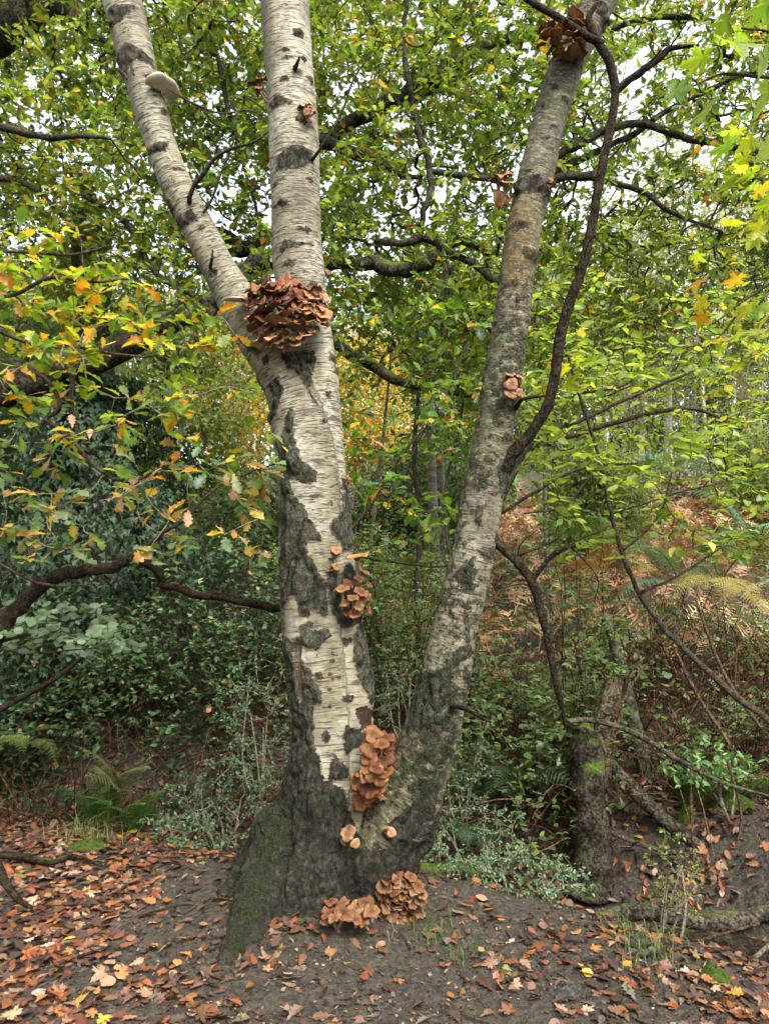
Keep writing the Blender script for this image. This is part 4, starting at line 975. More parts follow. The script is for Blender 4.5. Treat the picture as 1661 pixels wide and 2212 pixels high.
# a second sparse oak spray, behind and right of the trunk
spray = Thing("oak_spray", at(760, 1040, 5.2), "sparse oak twigs with green and orange leaves between trunk and right stem", "branch")
SB = [[(690, 1240, 5.2, 5), (800, 1090, 5.1, 4), (870, 980, 5.0, 3), (960, 880, 5.0, 2)], [(760, 1200, 5.0, 4), (860, 1215, 4.9, 3), (940, 1225, 4.8, 2.5), (1000, 1215, 4.8, 2)], [(1010, 740, 5, 3), (960, 860, 5, 3), (900, 960, 5, 2), (860, 1060, 5, 2)]]
nodes = [branch(spray, pts, M_twig, 7, 5, .15, "twig", 330)[1] for pts in SB]
tg = [at(ra.normal(850, 90), ra.uniform(900, 1200), ra.uniform(4.5, 5.4)) for _ in range(34)] + [at(ra.normal(940, 25), ra.uniform(1070, 1130), ra.uniform(4.3, 4.6)) for _ in range(4)] + [at(ra.uniform(760, 1060), ra.uniform(650, 920), ra.uniform(4.6, 5.6)) for _ in range(40)]
gs = Growth(nodes).grow(np.array(tg), ra, .12, .03, 4)
mb = MB(); gs.build(mb, .0016, .36, 4, .008); spray.part("twigs", mb, M_twig, kind="stuff")
P, D = gs.tips(); pos, d, nrm, size, idx = rosettes(P, D, ra, (3, 6), (.075, .12), .4, .06)
col = palette(ra, len(pos), [(.08, .16, .02), (.13, .2, .03), (.40, .17, .025), (.12, .18, .10), (.36, .2, .12), (.42, .30, .04)], [5, 4, 1, 2, .8, 1])
leaves_of(spray, "oak_autumn", T_OAK, T_OAKLO, M_leaf, (pos, d, nrm, size, col), ra)

# maple at the top right, close to the lens
rm_ = np.random.default_rng(55)
maple = Thing("maple_branch", at(1800, 200, 2.9), "bright yellow green maple branch with large five lobed leaves hanging at top right", "branch")
MBR = [[(1800, 200, 2.9, 6), (1720, 170, 2.85, 5), (1640, 165, 2.8, 4), (1560, 160, 2.75, 3), (1500, 185, 2.7, 2)], [(1800, 420, 3.2, 5), (1720, 380, 3.2, 4), (1650, 340, 3.2, 3), (1600, 330, 3.2, 2)], [(1800, 640, 3.6, 5), (1700, 600, 3.6, 4), (1620, 640, 3.6, 3), (1540, 700, 3.6, 2)], [(1720, 170, 2.85, 4), (1680, 80, 2.85, 3), (1600, 60, 2.85, 2)]]
for i, pts in enumerate(MBR): branch(maple, pts, M_twig, 6, 6, .1, "twig", 340 + i)
LP = [(1590, 95, 2.7, 100), (1500, 130, 2.75, 80), (1640, 30, 2.85, 90), (1520, 245, 2.7, 95), (1560, 320, 2.9, 85), (1580, 285, 2.95, 60), (1650, 215, 2.75, 100), (1640, 150, 2.8, 85), (1470, 195, 2.8, 70), (1655, 330, 3.1, 70), (1610, 380, 3.1, 60), (1570, 400, 3.15, 55), (1650, 440, 3.1, 75), (1600, 80, 2.95, 60), (1630, 500, 3.3, 55), (1560, 60, 2.8, 60)]
for _ in range(26): LP.append((rm_.uniform(1500, 1670), rm_.uniform(520, 800), rm_.uniform(3.3, 3.9), rm_.uniform(34, 58)))
for _ in range(12): LP.append((rm_.uniform(1590, 1680), rm_.uniform(300, 540), rm_.uniform(3.0, 3.6), rm_.uniform(45, 70)))
for _ in range(9): LP.append((rm_.uniform(1150, 1300), rm_.uniform(770, 860), rm_.uniform(3.9, 4.4), rm_.uniform(34, 48)))
pos = np.array([at(a, b, c) for a, b, c, s in LP]); size = np.array([wpx(a, b, c, s) for a, b, c, s in LP])
n = len(LP); d = np.stack([rm_.normal(-.55, .5, n), rm_.normal(-.2, .4, n), rm_.normal(-.35, .3, n)], 1); nrm = np.array([.1, .35, .8]) + rm_.normal(0, .28, (n, 3))
col = palette(rm_, n, [(.20, .26, .03), (.16, .24, .03), (.30, .30, .04)], [4, 3, 2], .15)
col[16:] = palette(rm_, n - 16, [(.30, .32, .03), (.46, .38, .04), (.48, .28, .03), (.22, .30, .04)], [3, 3, 1.4, 2], .15)
leaves_of(maple, "maple", T_MAPLE, T_MAPLE, M_leaf, (pos - norm(d) * size[:, None] * .5, d, nrm, size, col), rm_)
mb = MB()
for i in range(n):
    a = pos[i] - norm(d[i]) * size[i] * .5; mb.tube(catmull([a, a + np.array([.05, .03, .05]) * size[i] / .13, a + np.array([.14, .05, .06]) * size[i] / .13], 3), .0012, 4, (1.2, .8, .6), cap=False)
maple.part("leaf_stalks", mb, M_twig, kind="stuff")

# ------------------------------------------------------------------ the slender sapling and its like on the right
rs = np.random.default_rng(66)
def sapling(name, label, stems, targets, seed, cols, w, size, k, tpl=(T_OVAL, T_OVALLO), key="oval", tw=M_twig, n_parts=300, group=None, cat="sapling", mat=M_leaf, rt=.0013, stalk=.05, flat=.45, up0=(0, 0, 1.)):
    rng = np.random.default_rng(seed)
    th = Thing(name, at(*stems[0][0][:3]), label, cat, group)
    nodes = [branch(th, pts, tw, 7, 9 if pts[0][3] > 6 else 6, .08, "stem", seed + i)[1] for i, pts in enumerate(stems)]
    g_ = Growth(nodes).grow(np.array(targets), rng, .10, .0, 4)
    mb = MB(); g_.build(mb, rt, .38, 4, .008); th.part("twigs", mb, tw, kind="stuff")
    P, D = g_.tips()
    # leaves in pairs along each last shoot
    pos, dd, nn = [], [], []
    for i, ids in enumerate(g_.paths):
        q = g_.pos[ids]; L = catmull(q, 3); m = rng.integers(k[0], k[1] + 1)
        for j in np.linspace(len(L) * .25, len(L) - 1, m).astype(int):
            tdir = norm(L[min(j + 1, len(L) - 1)] - L[max(j - 1, 0)])
            for sgn in (-1, 1):
                side = norm(np.cross(tdir, [0, 0, 1.]) + 1e-6)
                pos.append(L[j]); dd.append(tdir * .5 + side * sgn + np.array([0, 0, -.15]) + rng.normal(0, .25, 3)); nn.append(np.array(up0) + rng.normal(0, flat, 3))
    pos = np.array(pos); n = len(pos)
    leaves_of(th, key, tpl[0], tpl[1], mat, (pos, np.array(dd), np.array(nn), rng.uniform(*size, n), palette(rng, n, cols, w)), rng, n_parts)
    return th
G_SAP = [(.14, .20, .04), (.20, .26, .05), (.26, .31, .065), (.10, .155, .045), (.38, .35, .07)]
tg = [at(rs.uniform(1130, 1680), rs.uniform(700, 1220) + (0), rs.uniform(3.6, 5.4)) for _ in range(150)] + [at(rs.uniform(1130, 1660), rs.uniform(600, 980), rs.uniform(4.2, 5.8)) for _ in range(125)]
sapling("sapling", "slender leaning sapling with pale green oval leaves right of the birch",
        [[(1740, 1640, 3.9, 8.5), (1661, 1560, 4.0, 7.5), (1560, 1480, 4.1, 7), (1490, 1415, 4.2, 6.5), (1410, 1330, 4.3, 5.5), (1360, 1240, 4.3, 5), (1330, 1150, 4.3, 4.5), (1308, 1060, 4.3, 4), (1288, 970, 4.3, 3.5), (1262, 890, 4.3, 3.5), (1235, 800, 4.3, 3), (1210, 700, 4.3, 2)],
         [(1320, 1110, 4.3, 2.5), (1400, 1085, 4.3, 2), (1480, 1060, 4.2, 2), (1570, 1040, 4.2, 1.5)], [(1345, 1190, 4.3, 3), (1390, 1150, 4.3, 3), (1430, 1100, 4.3, 2.5), (1450, 1020, 4.3, 2)],
         [(1296, 1000, 4.3, 3), (1220, 1090, 4.3, 3), (1130, 1110, 4.3, 2)], [(1250, 850, 4.3, 3), (1350, 830, 4.3, 3), (1450, 760, 4.3, 2), (1560, 740, 4.3, 1.5)], [(1380, 1280, 4.3, 4), (1470, 1240, 4.3, 3), (1560, 1180, 4.3, 2)]],
        tg, 601, G_SAP, [4, 4, 3, 2, 1], (.055, .09), (2, 4))
tg = [at(rs.uniform(1060, 1640), rs.uniform(780, 1060), rs.uniform(4.6, 6.0)) for _ in range(120)]
sapling("sapling", "arching bramble like shoots with light green leaves spreading from behind the right stem",
        [[(1060, 1130, 5.0, 6), (1110, 1000, 5.0, 6), (1180, 960, 5.0, 6), (1290, 925, 5.0, 6), (1420, 890, 5.0, 5), (1510, 885, 5.0, 4), (1600, 930, 5.0, 3)], [(1065, 1120, 4.8, 5), (1150, 960, 4.8, 5), (1260, 905, 4.8, 5), (1380, 850, 4.8, 4), (1500, 800, 4.8, 3)],
         [(1080, 1110, 4.6, 4), (1160, 1060, 4.6, 4), (1260, 1010, 4.6, 3), (1380, 1000, 4.6, 2)]], tg, 602, G_SAP, [3, 4, 3, 2, 1], (.05, .085), (2, 4))
tg = [at(rs.uniform(700, 1060), rs.uniform(620, 1010), rs.uniform(5.8, 8.0)) for _ in range(150)]
sapling("sapling", "light green sapling growing between the main trunk and the right stem",
        [[(900, 1330, 7.0, 7), (905, 1150, 7.0, 6), (895, 980, 7.0, 5), (905, 820, 7.0, 4), (900, 700, 7, 3)], [(990, 1300, 6.4, 5), (960, 1100, 6.4, 4), (990, 930, 6.4, 3), (1010, 800, 6.4, 2)]], tg, 603, [(.09, .17, .025), (.14, .22, .035), (.06, .11, .03), (.25, .28, .05)], [4, 3, 2, 1], (.06, .10), (2, 4), n_parts=120)
# grey green beech spray, lower left
tg = [at(rs.uniform(-60, 300), 1350 + rs.uniform(-45, 60), rs.uniform(3.5, 4.5)) for _ in range(64)]
sapling("beech_spray", "flat spray of grey green oval leaves low at the left edge", [[(-140, 1440, 4.2, 6), (-40, 1400, 4.2, 5), (60, 1370, 4.2, 4), (160, 1340, 4.2, 3), (270, 1310, 4.2, 2)], [(-40, 1400, 4.2, 3), (80, 1410, 4.1, 2), (200, 1400, 4.0, 1.5)]], tg, 604, [(.15, .22, .13), (.19, .26, .16), (.12, .18, .10)], [3, 2, 2], (.04, .064), (2, 4), (T_BEECH, T_OVALLO), "beech", flat=.25, up0=(0, -.55, .85))

# ------------------------------------------------------------------ things standing on the ground
def hit(px, py):
    """where the ground lies at that place of the survey grid"""
    d = at(px, py, 1.0) - CAM; tt = np.linspace(.8, 60, 3000)
    P = CAM + d * tt[:, None]; below = P[:, 2] < ground_z(P[:, 0], P[:, 1])
    i = int(np.argmax(below)) if below.any() else len(tt) - 1
    return P[i]
def gp(px, Y):
    x = (px - CX) / F * Y * 1.0
    for _ in range(3):
        z = float(ground_z(x, Y)); x = (px - CX) / F * (Y * CP + (z - 1.55) * SP)
    return np.array([x, Y, float(ground_z(x, Y))])
def solid_log(name, label, pts, mat, cat="log", sides=16, wob=.14, group=None, seed=3):
    th = Thing(name, at(*pts[len(pts) // 2][:3]), label, cat, group)
    P, r = bez(pts, 8); th.part("log_body" if cat == "log" else "wood", MB().tube(P, r, sides, wob=wob, seed=seed), mat)
    return th
M_deadwood = bark_mat("grey_dead_wood", (.030, .025, .018), (.125, .105, .075), 12, .22)
M_palewood = bark_mat("splintered_pale_wood", (.045, .033, .020), (.19, .145, .088), 16, .16)
M_moss = bark_mat("moss_cushion", (.03, .05, .01), (.10, .15, .025), 40, .6)
solid_log("fallen_log", "mossy fallen log lying behind the trunk foot on the right", [(840, 1890, 4.35, 14), (900, 1882, 4.4, 17), (960, 1886, 4.45, 17), (1020, 1884, 4.5, 15), (1085, 1896, 4.55, 11)], M_mossbark, seed=5)
solid_log("fallen_log", "pale grey birch log spanning the ditch on the right", [(1240, 2010, 4.1, 14), (1310, 1985, 4.15, 17), (1380, 1968, 4.2, 18), (1450, 1978, 4.2, 19), (1530, 1990, 4.2, 21), (1600, 1985, 4.2, 18), (1700, 1960, 4.2, 14)], M_deadwood, seed=6)
solid_log("fallen_log", "dark rotten log at the bottom of the ditch under the pale one", [(1330, 2040, 3.95, 18), (1450, 2035, 3.95, 26), (1560, 2050, 3.92, 30), (1680, 2075, 3.88, 32), (1760, 2090, 3.85, 32)], M_darkbranch, seed=7)
solid_log("leaning_pole", "leaning rough barked dead trunk sloping right from the snag", [(1300, 1630, 4.9, 13), (1370, 1710, 4.8, 15), (1440, 1775, 4.7, 15), (1500, 1820, 4.62, 13), (1560, 1865, 4.55, 11), (1600, 1900, 4.5, 8)], M_deadwood, "dead trunk", 12)
solid_log("fallen_branch", "thin mossy fallen branch resting across the snag", [(1215, 1560, 4.6, 7), (1270, 1555, 4.6, 6), (1340, 1572, 4.6, 6), (1400, 1600, 4.55, 6), (1470, 1645, 4.5, 5), (1560, 1690, 4.45, 4), (1660, 1720, 4.4, 3)], M_deadwood, "branch", 9)
solid_log("fallen_branch", "thin straight branch low across the ditch at right", [(1310, 1795, 4.7, 5), (1400, 1830, 4.65, 5), (1500, 1850, 4.6, 5), (1600, 1865, 4.6, 4), (1690, 1870, 4.6, 3)], M_deadwood, "branch", 9)
solid_log("fallen_branch", "broken dark branch on a mossy bank behind the left undergrowth", [(380, 1830, 5.9, 8), (430, 1760, 5.8, 12), (480, 1690, 5.7, 11), (520, 1640, 5.6, 8), (545, 1600, 5.6, 5)], M_darkbranch, "branch", 10)
solid_log("fallen_branch", "thin dead branch slanting over the upper left undergrowth", [(-10, 1540, 5.2, 7), (60, 1500, 5.2, 6), (130, 1460, 5.2, 5), (200, 1400, 5.2, 3)], M_darkbranch, "branch", 8)
solid_log("young_tree", "greenish smooth leaning trunk just behind the snag", [(1310, 1330, 5.6, 12), (1335, 1420, 5.5, 14), (1362, 1530, 5.4, 15), (1385, 1630, 5.3, 16), (1410, 1740, 5.2, 18), (1420, 1800, 5.2, 22)], bark_mat("green_bark", (.04, .045, .025), (.11, .115, .07), 7, .1), "tree", 12)
# the snag
snag = Thing("tree_snag", gp(1278, 4.7), "mossy dead snag with a pale splintered top standing beyond the ditch", "dead tree")
P, r = bez([(1275, 1930, 4.7, 52), (1276, 1880, 4.7, 44), (1276, 1800, 4.7, 38), (1272, 1720, 4.7, 36), (1270, 1650, 4.72, 36), (1266, 1600, 4.74, 30), (1262, 1570, 4.75, 16), (1260, 1560, 4.75, 4)], 8)
snag.part("trunk", MB().tube(P, r, 20, wob=.28, seed=8), M_mossbark)
P, r = bez([(1290, 1680, 4.78, 26), (1304, 1600, 4.8, 27), (1316, 1530, 4.82, 24), (1326, 1465, 4.84, 15)], 6)
up = MB().tube(P, r, 14, wob=.35, seed=12)
for k in range(4):
    a = at(1318 + random.uniform(-22, 26), 1490 + random.uniform(-10, 20), 4.83); b = a + np.array([random.uniform(-.02, .08), random.uniform(-.03, .03), random.uniform(.06, .2)])
    up.tube(np.array([a, (a + b) / 2, b]), [.022, .014, .002], 5)
snag.part("splintered_top", up, M_palewood)
for k, pts in enumerate([[(1345, 1470, 4.7, 4), (1390, 1420, 4.65, 2)], [(1320, 1560, 4.7, 4), (1370, 1470, 4.66, 3), (1400, 1430, 4.62, 1.5)]]): branch(snag, pts, M_palewood, 6, 6, .2, "splinter", 360 + k)
# exposed roots, stones, moss cushions
solid_log("exposed_root", "dark exposed root curving over the ground at the left edge", [(-40, 1830, 3.5, 10), (-5, 1870, 3.42, 10), (12, 1905, 3.35, 9), (40, 1942, 3.28, 7), (70, 1962, 3.22, 4)], M_darkbranch, "root", 9)
solid_log("exposed_root", "flat dark root lying among leaves at the left edge", [(-60, 1845, 3.95, 8), (40, 1850, 3.95, 8), (110, 1862, 3.92, 7), (160, 1850, 3.95, 5), (220, 1870, 3.9, 3)], M_darkbranch, "root", 8)
def stone(label, P, s, mat, seed, name="stone", cat="stone"):
    a = np.arange(18) / 18 * 6.283; e = np.linspace(.05, 3.09, 10)
    d = np.stack([np.sin(e)[:, None] * np.cos(a)[None], np.sin(e)[:, None] * np.sin(a)[None], np.cos(e)[:, None] + 0 * a[None]], -1).reshape(-1, 3)
    V = d * np.array(s) * (1 + .30 * fbm(d * 1.4 + seed, seed, 3))[:, None]
    i = (np.arange(9)[:, None] * 18 + np.arange(18)[None]).ravel(); j = (np.arange(9)[:, None] * 18 + (np.arange(18)[None] + 1) % 18).ravel()
    o = link(name, MB().add(V, np.stack([i, i + 18, j + 18, j], 1)).mesh(name), mat); o.location = P
    tag(o, label, cat)
M_stone = bark_mat("grey_stone", (.035, .034, .031), (.10, .095, .085), 12, .05)
stone("grey half buried stone in the path right of centre", hit(1222, 2152), (.07, .05, .035), M_stone, 2)
stone("small mossy stone near the right front corner", hit(1545, 2120), (.05, .06, .05), M_moss, 4)
stone("low mossy stone at the back of the leafy ground on the left", hit(190, 1836), (.12, .07, .05), M_moss, 6)
stone("large dark mossy rock at the right edge by the ditch", at(1665, 1930, 4.6), (.22, .2, .28), M_mossbark, 9)
for k, (a, b, y, s) in enumerate([(1500, 1700, 4.9, .13), (1570, 1745, 4.8, .12), (1480, 1770, 4.8, .09), (1610, 1690, 5.0, .14)]):
    stone(["upper moss covered hummock right of the leaning dead trunk", "moss covered hummock nearest the dark rock", "small moss covered hummock under the leaning dead trunk", "farthest moss hummock at the right edge"][k], at(a, b, y), (s, s, s * .9), M_moss, 20 + k, "moss_hummock", "moss")

# ------------------------------------------------------------------ ferns
def frond_mesh(k, fine=True):
    rng = np.random.default_rng(700 + k); m = MB()
    n = 19 if fine else 15
    s = np.linspace(0, 1, n + 6)
    R0 = np.stack([.06 * np.sin(s * 3 + k), s * (1 - .12 * s), .22 * np.sin(s * 2.2) - .28 * s ** 2.4], 1)
    m.tube(R0, np.linspace(.008, .002, len(s)), 4, (.8, .75, .5), cap=False)
    T, N, B = frames(R0)
    for i in range(4, n + 5):
        u = (i - 4) / (n + 1); L = .27 * (1 - u) ** .8 * (.55 + .45 * min(1, u * 6)) + .01
        tdir = T[i]; up = norm(np.cross(np.cross(tdir, [0, 0, 1.]), tdir))
        for sg in (-1, 1):
            if rng.uniform() < (.04 if fine else .22): continue
            sd = norm(np.cross(tdir, up)) * sg
            ax = norm(sd + tdir * .42 - up * .18 + rng.normal(0, .05 if fine else .22, 3)); wd = norm(np.cross(ax, up))
            q = 6 if fine else 1
            b = R0[i]
            if fine:
                V = [b, b + ax * L]; Fc = []
                for j in range(q):
                    v0, v1 = j / q, (j + .75) / q
                    w = L * .15 * (1 - v0) ** .7 + .002
                    for s2 in (-1, 1):
                        c0 = len(V); V += [b + ax * L * v0, b + ax * L * (v0 + .14), b + ax * L * (v1 + .05) + wd * w * s2 - up * .01]; Fc.append((c0, c0 + 1, c0 + 2) if s2 > 0 else (c0, c0 + 2, c0 + 1))
                m.add(np.array(V), None, np.array(Fc), (1, 1, 1))
            else:
                m.add(np.array([b - tdir * .012, b + tdir * .02, b + ax * L]), None, np.array([(0, 1, 2)]), (1, 1, 1))
    return m
FRONDS = []
for k in range(4):
    me_ = frond_mesh(k).mesh("frond", False); me_.materials.append(M_frond); FRONDS.append(me_)
rfn = np.random.default_rng(77)
def fern(label, P, n, size, cols, lean=(0, -1), spread=1.0, pitch=(.25, 1.0), group="ferns in the undergrowth"):
    th = Thing("fern", P, label, "fern", group)
    a0 = math.atan2(lean[1], lean[0])
    for i in range(n):
        a = a0 + spread * (i / max(n - 1, 1) - .5) * 2 + rfn.normal(0, .15); e = rfn.uniform(*pitch); s = rfn.uniform(*size)
        d = np.array([math.cos(a) * math.cos(e), math.sin(a) * math.cos(e), math.sin(e)]); up = np.array([0, 0, 1.]) + rfn.normal(0, .2, 3)
        x, y, z = leaf_frames(np.zeros((1, 3)), d[None], up[None]); x, y, z = x[0] * s, y[0] * s, z[0] * s
        Mx = Matrix(((x[0], y[0], z[0], P[0]), (x[1], y[1], z[1], P[1]), (x[2], y[2], z[2], P[2]), (0, 0, 0, 1)))
        c = np.array(cols[int(rfn.integers(len(cols)))]) * rfn.uniform(.8, 1.2)
        th.leaf("frond", FRONDS[int(rfn.integers(4))], Mx, c)
FG, FD, FY, FB = [(.055, .12, .025), (.08, .15, .03)], [(.04, .085, .03), (.055, .10, .035)], [(.25, .22, .06), (.30, .24, .07), (.17, .2, .05)], [(.10, .19, .09), (.08, .16, .07)]
fern("olive fern with upright fronds at the left edge of the leafy ground", gp(245, 4.95), 6, (.5, .72), [(.17, .18, .07), (.12, .15, .05)], (.1, -1), 1.2, (.75, 1.35))
fern("small green fern low behind the leafy ground on the left", gp(205, 4.75), 6, (.34, .48), FG, (.2, -.6), 1.5, (.5, 1.2))
fern("green fern with spreading fronds between the left fern and hawthorn", gp(300, 4.72), 6, (.34, .46), FG, (.3, -.7), 1.4, (.5, 1.15))
fern("broad green fern drooping left of the snag", at(1130, 1690, 5.2), 6, (.5, .68), FD, (0, -1), 1.4, (-.3, .35))
fern("green fern with wide fronds beside the right stem's foot", at(1055, 1700, 5.2), 5, (.45, .6), FD, (-.5, -1), 1.1, (-.3, .3))
fern("lower dark green fern half hidden by hawthorn twigs", at(1000, 1780, 5.0), 5, (.35, .5), FD, (-.2, -1), 1.2, (-.3, .3))
fern("yellowing bracken fern beside the sapling stem", at(1560, 1250, 6.0), 5, (.6, .9), FY, (-.4, -1), 1.0, (-.6, .7))
fern("large blue green bracken fern at the right edge", at(1640, 1190, 6.2), 7, (.7, 1.0), FB, (-.6, -.8), 1.3, (-.4, .8))
fern("pale green bracken fern left of the yellowing one", at(1470, 1260, 6.6), 5, (.6, .85), FB, (-.3, -1), 1.2, (-.3, .6))
fern("bracken fern with light fronds right of the right stem", at(1240, 1190, 7.6), 6, (.7, .95), [(.16, .24, .06), (.11, .19, .05)], (0, -1), 1.5, (-.2, .9))
fern("small fern frond group at the far left edge", at(20, 1610, 5.3), 5, (.4, .55), [(.12, .16, .04)], (.7, -1), 1.1, (-.3, .5))
fern("bracken with orange tinged fronds in the sunlit clearing", at(1330, 1240, 8.2), 6, (.7, 1.0), [(.33, .2, .07), (.2, .22, .06), (.4, .2, .07)], (0, -1), 1.6, (-.1, .9))
fern("bracken behind the trunk at the height of the side mushrooms", at(900, 1260, 7.6), 5, (.55, .8), [(.10, .17, .05)], (0, -1), 1.5, (0, .9))

# ------------------------------------------------------------------ brambles, hawthorn and ivy
G_BR = [(.04, .085, .028), (.06, .115, .04), (.10, .155, .085), (.028, .06, .02), (.14, .20, .06), (.28, .14, .05)]
def bramble(label, base, n, reach, height, cols, w, seed, mat=None, size=(.022, .056), per=(48, 84), name="bramble_bush", group="brambles in the undergrowth", cat="bush", n_parts=40):
    rng = np.random.default_rng(seed); th = Thing(name, base, label, cat, group); mb = MB(); pos, dd, nn = [], [], []
    for c in range(n):
        a = rng.uniform(0, 6.283); L = reach * rng.uniform(.5, 1.2); H = height * rng.uniform(.5, 1.15)
        b = base + np.array([rng.normal(0, .15 * reach), rng.normal(0, .12 * reach), -.03])
        e = b + np.array([math.cos(a) * L, math.sin(a) * L * .7, 0]); e[2] = float(ground_z(e[0], e[1])) + rng.uniform(.0, .6) * H
        m1 = b * .65 + e * .35 + np.array([0, 0, H * 1.1]); m2 = b * .25 + e * .75 + np.array([rng.normal(0, .06), rng.normal(0, .06), H * .85])
        Q = catmull([b, m1, m2, e], 7); Q += .015 * rng.normal(0, 1, Q.shape)
        mb.tube(Q, np.linspace(.0034, .0012, len(Q)), 4, (.6, .5, .42), cap=False)
        for u in rng.uniform(3, len(Q) - 1.01, rng.integers(*per)):
            i = int(u); p = Q[i] + (Q[i + 1] - Q[i]) * (u - i); t0 = norm(Q[i + 1] - Q[i])
            o = norm(rng.normal(0, 1, 3) * np.array([1, 1, .3]) + np.array([0, -.15, .25])); ce = p + o * rng.uniform(.02, .12)
            nr = np.array([0, -.12, 1.]) + rng.normal(0, .35, 3)
            for q in (-1, 0, 1):
                s_ = norm(np.cross(o, nr)); pos.append(ce); dd.append(o + s_ * q * 1.3); nn.append(nr + rng.normal(0, .15, 3))
    th.part("canes", mb, M_cane, kind="stuff")
    k = len(pos)
    leaves_of(th, "bramble", T_BEECH, T_OVALLO if n_parts < 60 else T_BEECH, mat or M_leaf_dull, (np.array(pos), np.array(dd), np.array(nn), rng.uniform(*size, k), palette(rng, k, cols, w, .3)), rng, n_parts)
BRL = [("dense bramble on the bank behind the trunk's left side", 520, 6.0, 26, 1.0, 1.0), ("bramble mound on the left bank under the ivy clad tree", 330, 5.9, 24, .9, .7), ("bramble spilling down the bank at far left", 90, 5.8, 22, .9, .7), ("low bramble above the leafy ground at left", 60, 5.3, 14, .6, .4),
       ("bramble higher on the bank left of the trunk", 440, 7.2, 24, 1.1, .9), ("bramble on the upper bank beyond the bough", 180, 7.4, 24, 1.2, 1.0), ("bramble straight behind the main trunk", 720, 6.2, 24, 1.0, 1.1), ("bramble filling the gap between trunk and right stem", 870, 6.2, 24, .9, 1.0),
       ("taller bramble farther back in that gap", 860, 7.8, 26, 1.2, 1.2), ("bramble behind the right stem's lower curve", 1000, 6.0, 14, .8, .7), ("bramble with bluish leaves right of the right stem", 1100, 6.0, 9, .7, .6), ("bramble growing around the snag", 1230, 5.3, 7, .5, .75),
       ("bramble behind the snag in the dry canes", 1330, 6.6, 8, .9, .6), ("bramble sprays hanging over the snag", 1265, 4.95, 13, .55, 1.25), ("bramble leaves trailing between the snag and the right stem", 1140, 5.0, 10, .5, .7), ("bramble at the right edge above the ditch", 1580, 5.6, 7, .8, .45), ("bramble tangle in the far right undergrowth", 1640, 6.8, 9, 1.0, .6), ("bramble patch in the clearing right of the birch", 1180, 8.2, 7, 1.0, .5)]
G_BR_LIT = [(.07, .12, .04), (.11, .17, .06), (.15, .21, .11), (.05, .09, .03), (.20, .25, .08), (.30, .16, .06)]  # right-hand brambles: sky light and sheen put into the leaf colour
for i, (lb, px, Y, n, rc, hg) in enumerate(BRL):
    w = [4, 4, 2, 3, 1, .6] if px < 700 else [2, 4, 5, 1, 3.5, .4]
    bramble(lb, gp(px, Y), n, rc, hg * (.72 if 1000 <= px and 'snag' not in lb else 1), G_BR if px < 700 else G_BR_LIT, w, 800 + i, M_leaf if px >= 700 else None)
def hawthorn(label, px, py, Y, rx, ry, rz, n, base, seed, cols=[(.11, .18, .085), (.08, .14, .06), (.14, .21, .11)], leaf=(.016, .03), k=(4, 8), key="hawthorn", berries=0, name="hawthorn_shrub", group="thorny shrubs round the birch"):
    rng = np.random.default_rng(seed); c = at(px, py, Y)
    th = Thing(name, base, label, "shrub", group)
    st = []
    for q in range(4):
        e = c + np.array([rng.uniform(-.5, .5) * rx, rng.uniform(-.4, .4) * ry, rng.uniform(-.2, .5) * rz])
        Q = catmull([base + rng.normal(0, .05, 3) * np.array([1, 1, 0]), base * .5 + e * .5 + rng.normal(0, .1 * rx, 3), e], 6)
        th.part("stem", MB().tube(Q, np.linspace(.008, .004, len(Q)), 6, wob=.2, seed=q), M_paletwig); st.append(Q)
    u = norm(rng.normal(0, 1, (n, 3))) * rng.uniform(.2, 1, (n, 1)) ** .5
    tg = c + u * np.array([rx, ry, rz]); gz = ground_z(tg[:, 0], tg[:, 1]) + .03; tg[:, 2] = np.maximum(tg[:, 2], gz)
    g_ = Growth(st).grow(tg, rng, .16, .02, 5); mb = MB(); g_.build(mb, .0013, .36, 4, .006); th.part("twigs", mb, M_paletwig, kind="stuff")
    L = np.vstack([g_.pos[i[1:]] for i in g_.paths]); L = L[rng.choice(len(L), int(len(L) * .8), replace=False)]
    pos, d, nrm, size, idx = rosettes(L, norm(rng.normal(0, 1, L.shape)), rng, (1, max(2, k[0] // 2 + 1)), leaf, .6, .01)
    leaves_of(th, key, T_OAKLO, T_OVALLO, M_leaf_dull, (pos, d, nrm, size, palette(rng, len(pos), cols, None, .3)), rng, 40)
    if berries:
        mb = MB(); e = np.array([(1, 0, 0), (-1, 0, 0), (0, 1, 0), (0, -1, 0), (0, 0, 1), (0, 0, -1)], float); f = np.array([(0, 2, 4), (2, 1, 4), (1, 3, 4), (3, 0, 4), (2, 0, 5), (1, 2, 5), (3, 1, 5), (0, 3, 5)])
        for p in L[rng.choice(len(L), berries)]: mb.add(p + e * .0065 - np.array([0, 0, .015]), None, f, (.16, .012, .018))
        th.part("berries", mb, M_berry, kind="stuff")
t = NT("haw_berry"); M_berry = t.finish(t.principled(Base_Color=t.attr("Col").outputs['Color'], Roughness=.3).outputs[0])
hawthorn("pale twigged hawthorn with tiny leaves just left of the root flare", 480, 1745, 4.55, .38, .4, .30, 150, gp(480, 4.5), 901)
hawthorn("hawthorn with dark red berries behind the trunk's left edge", 560, 1560, 5.2, .35, .5, .55, 170, gp(560, 5.0), 902, berries=160)
hawthorn("low hawthorn on the leafy ground edge at left", 400, 1800, 4.5, .3, .25, .16, 90, gp(400, 4.45), 903)
hawthorn("spreading thorny twigs in front of the fern, right of the birch foot", 1010, 1790, 4.6, .42, .35, .26, 150, gp(1000, 4.6), 904)
hawthorn("tangled pale twigs lying over the right bank edge", 1120, 1890, 4.1, .46, .28, .14, 170, gp(1130, 4.15), 905)
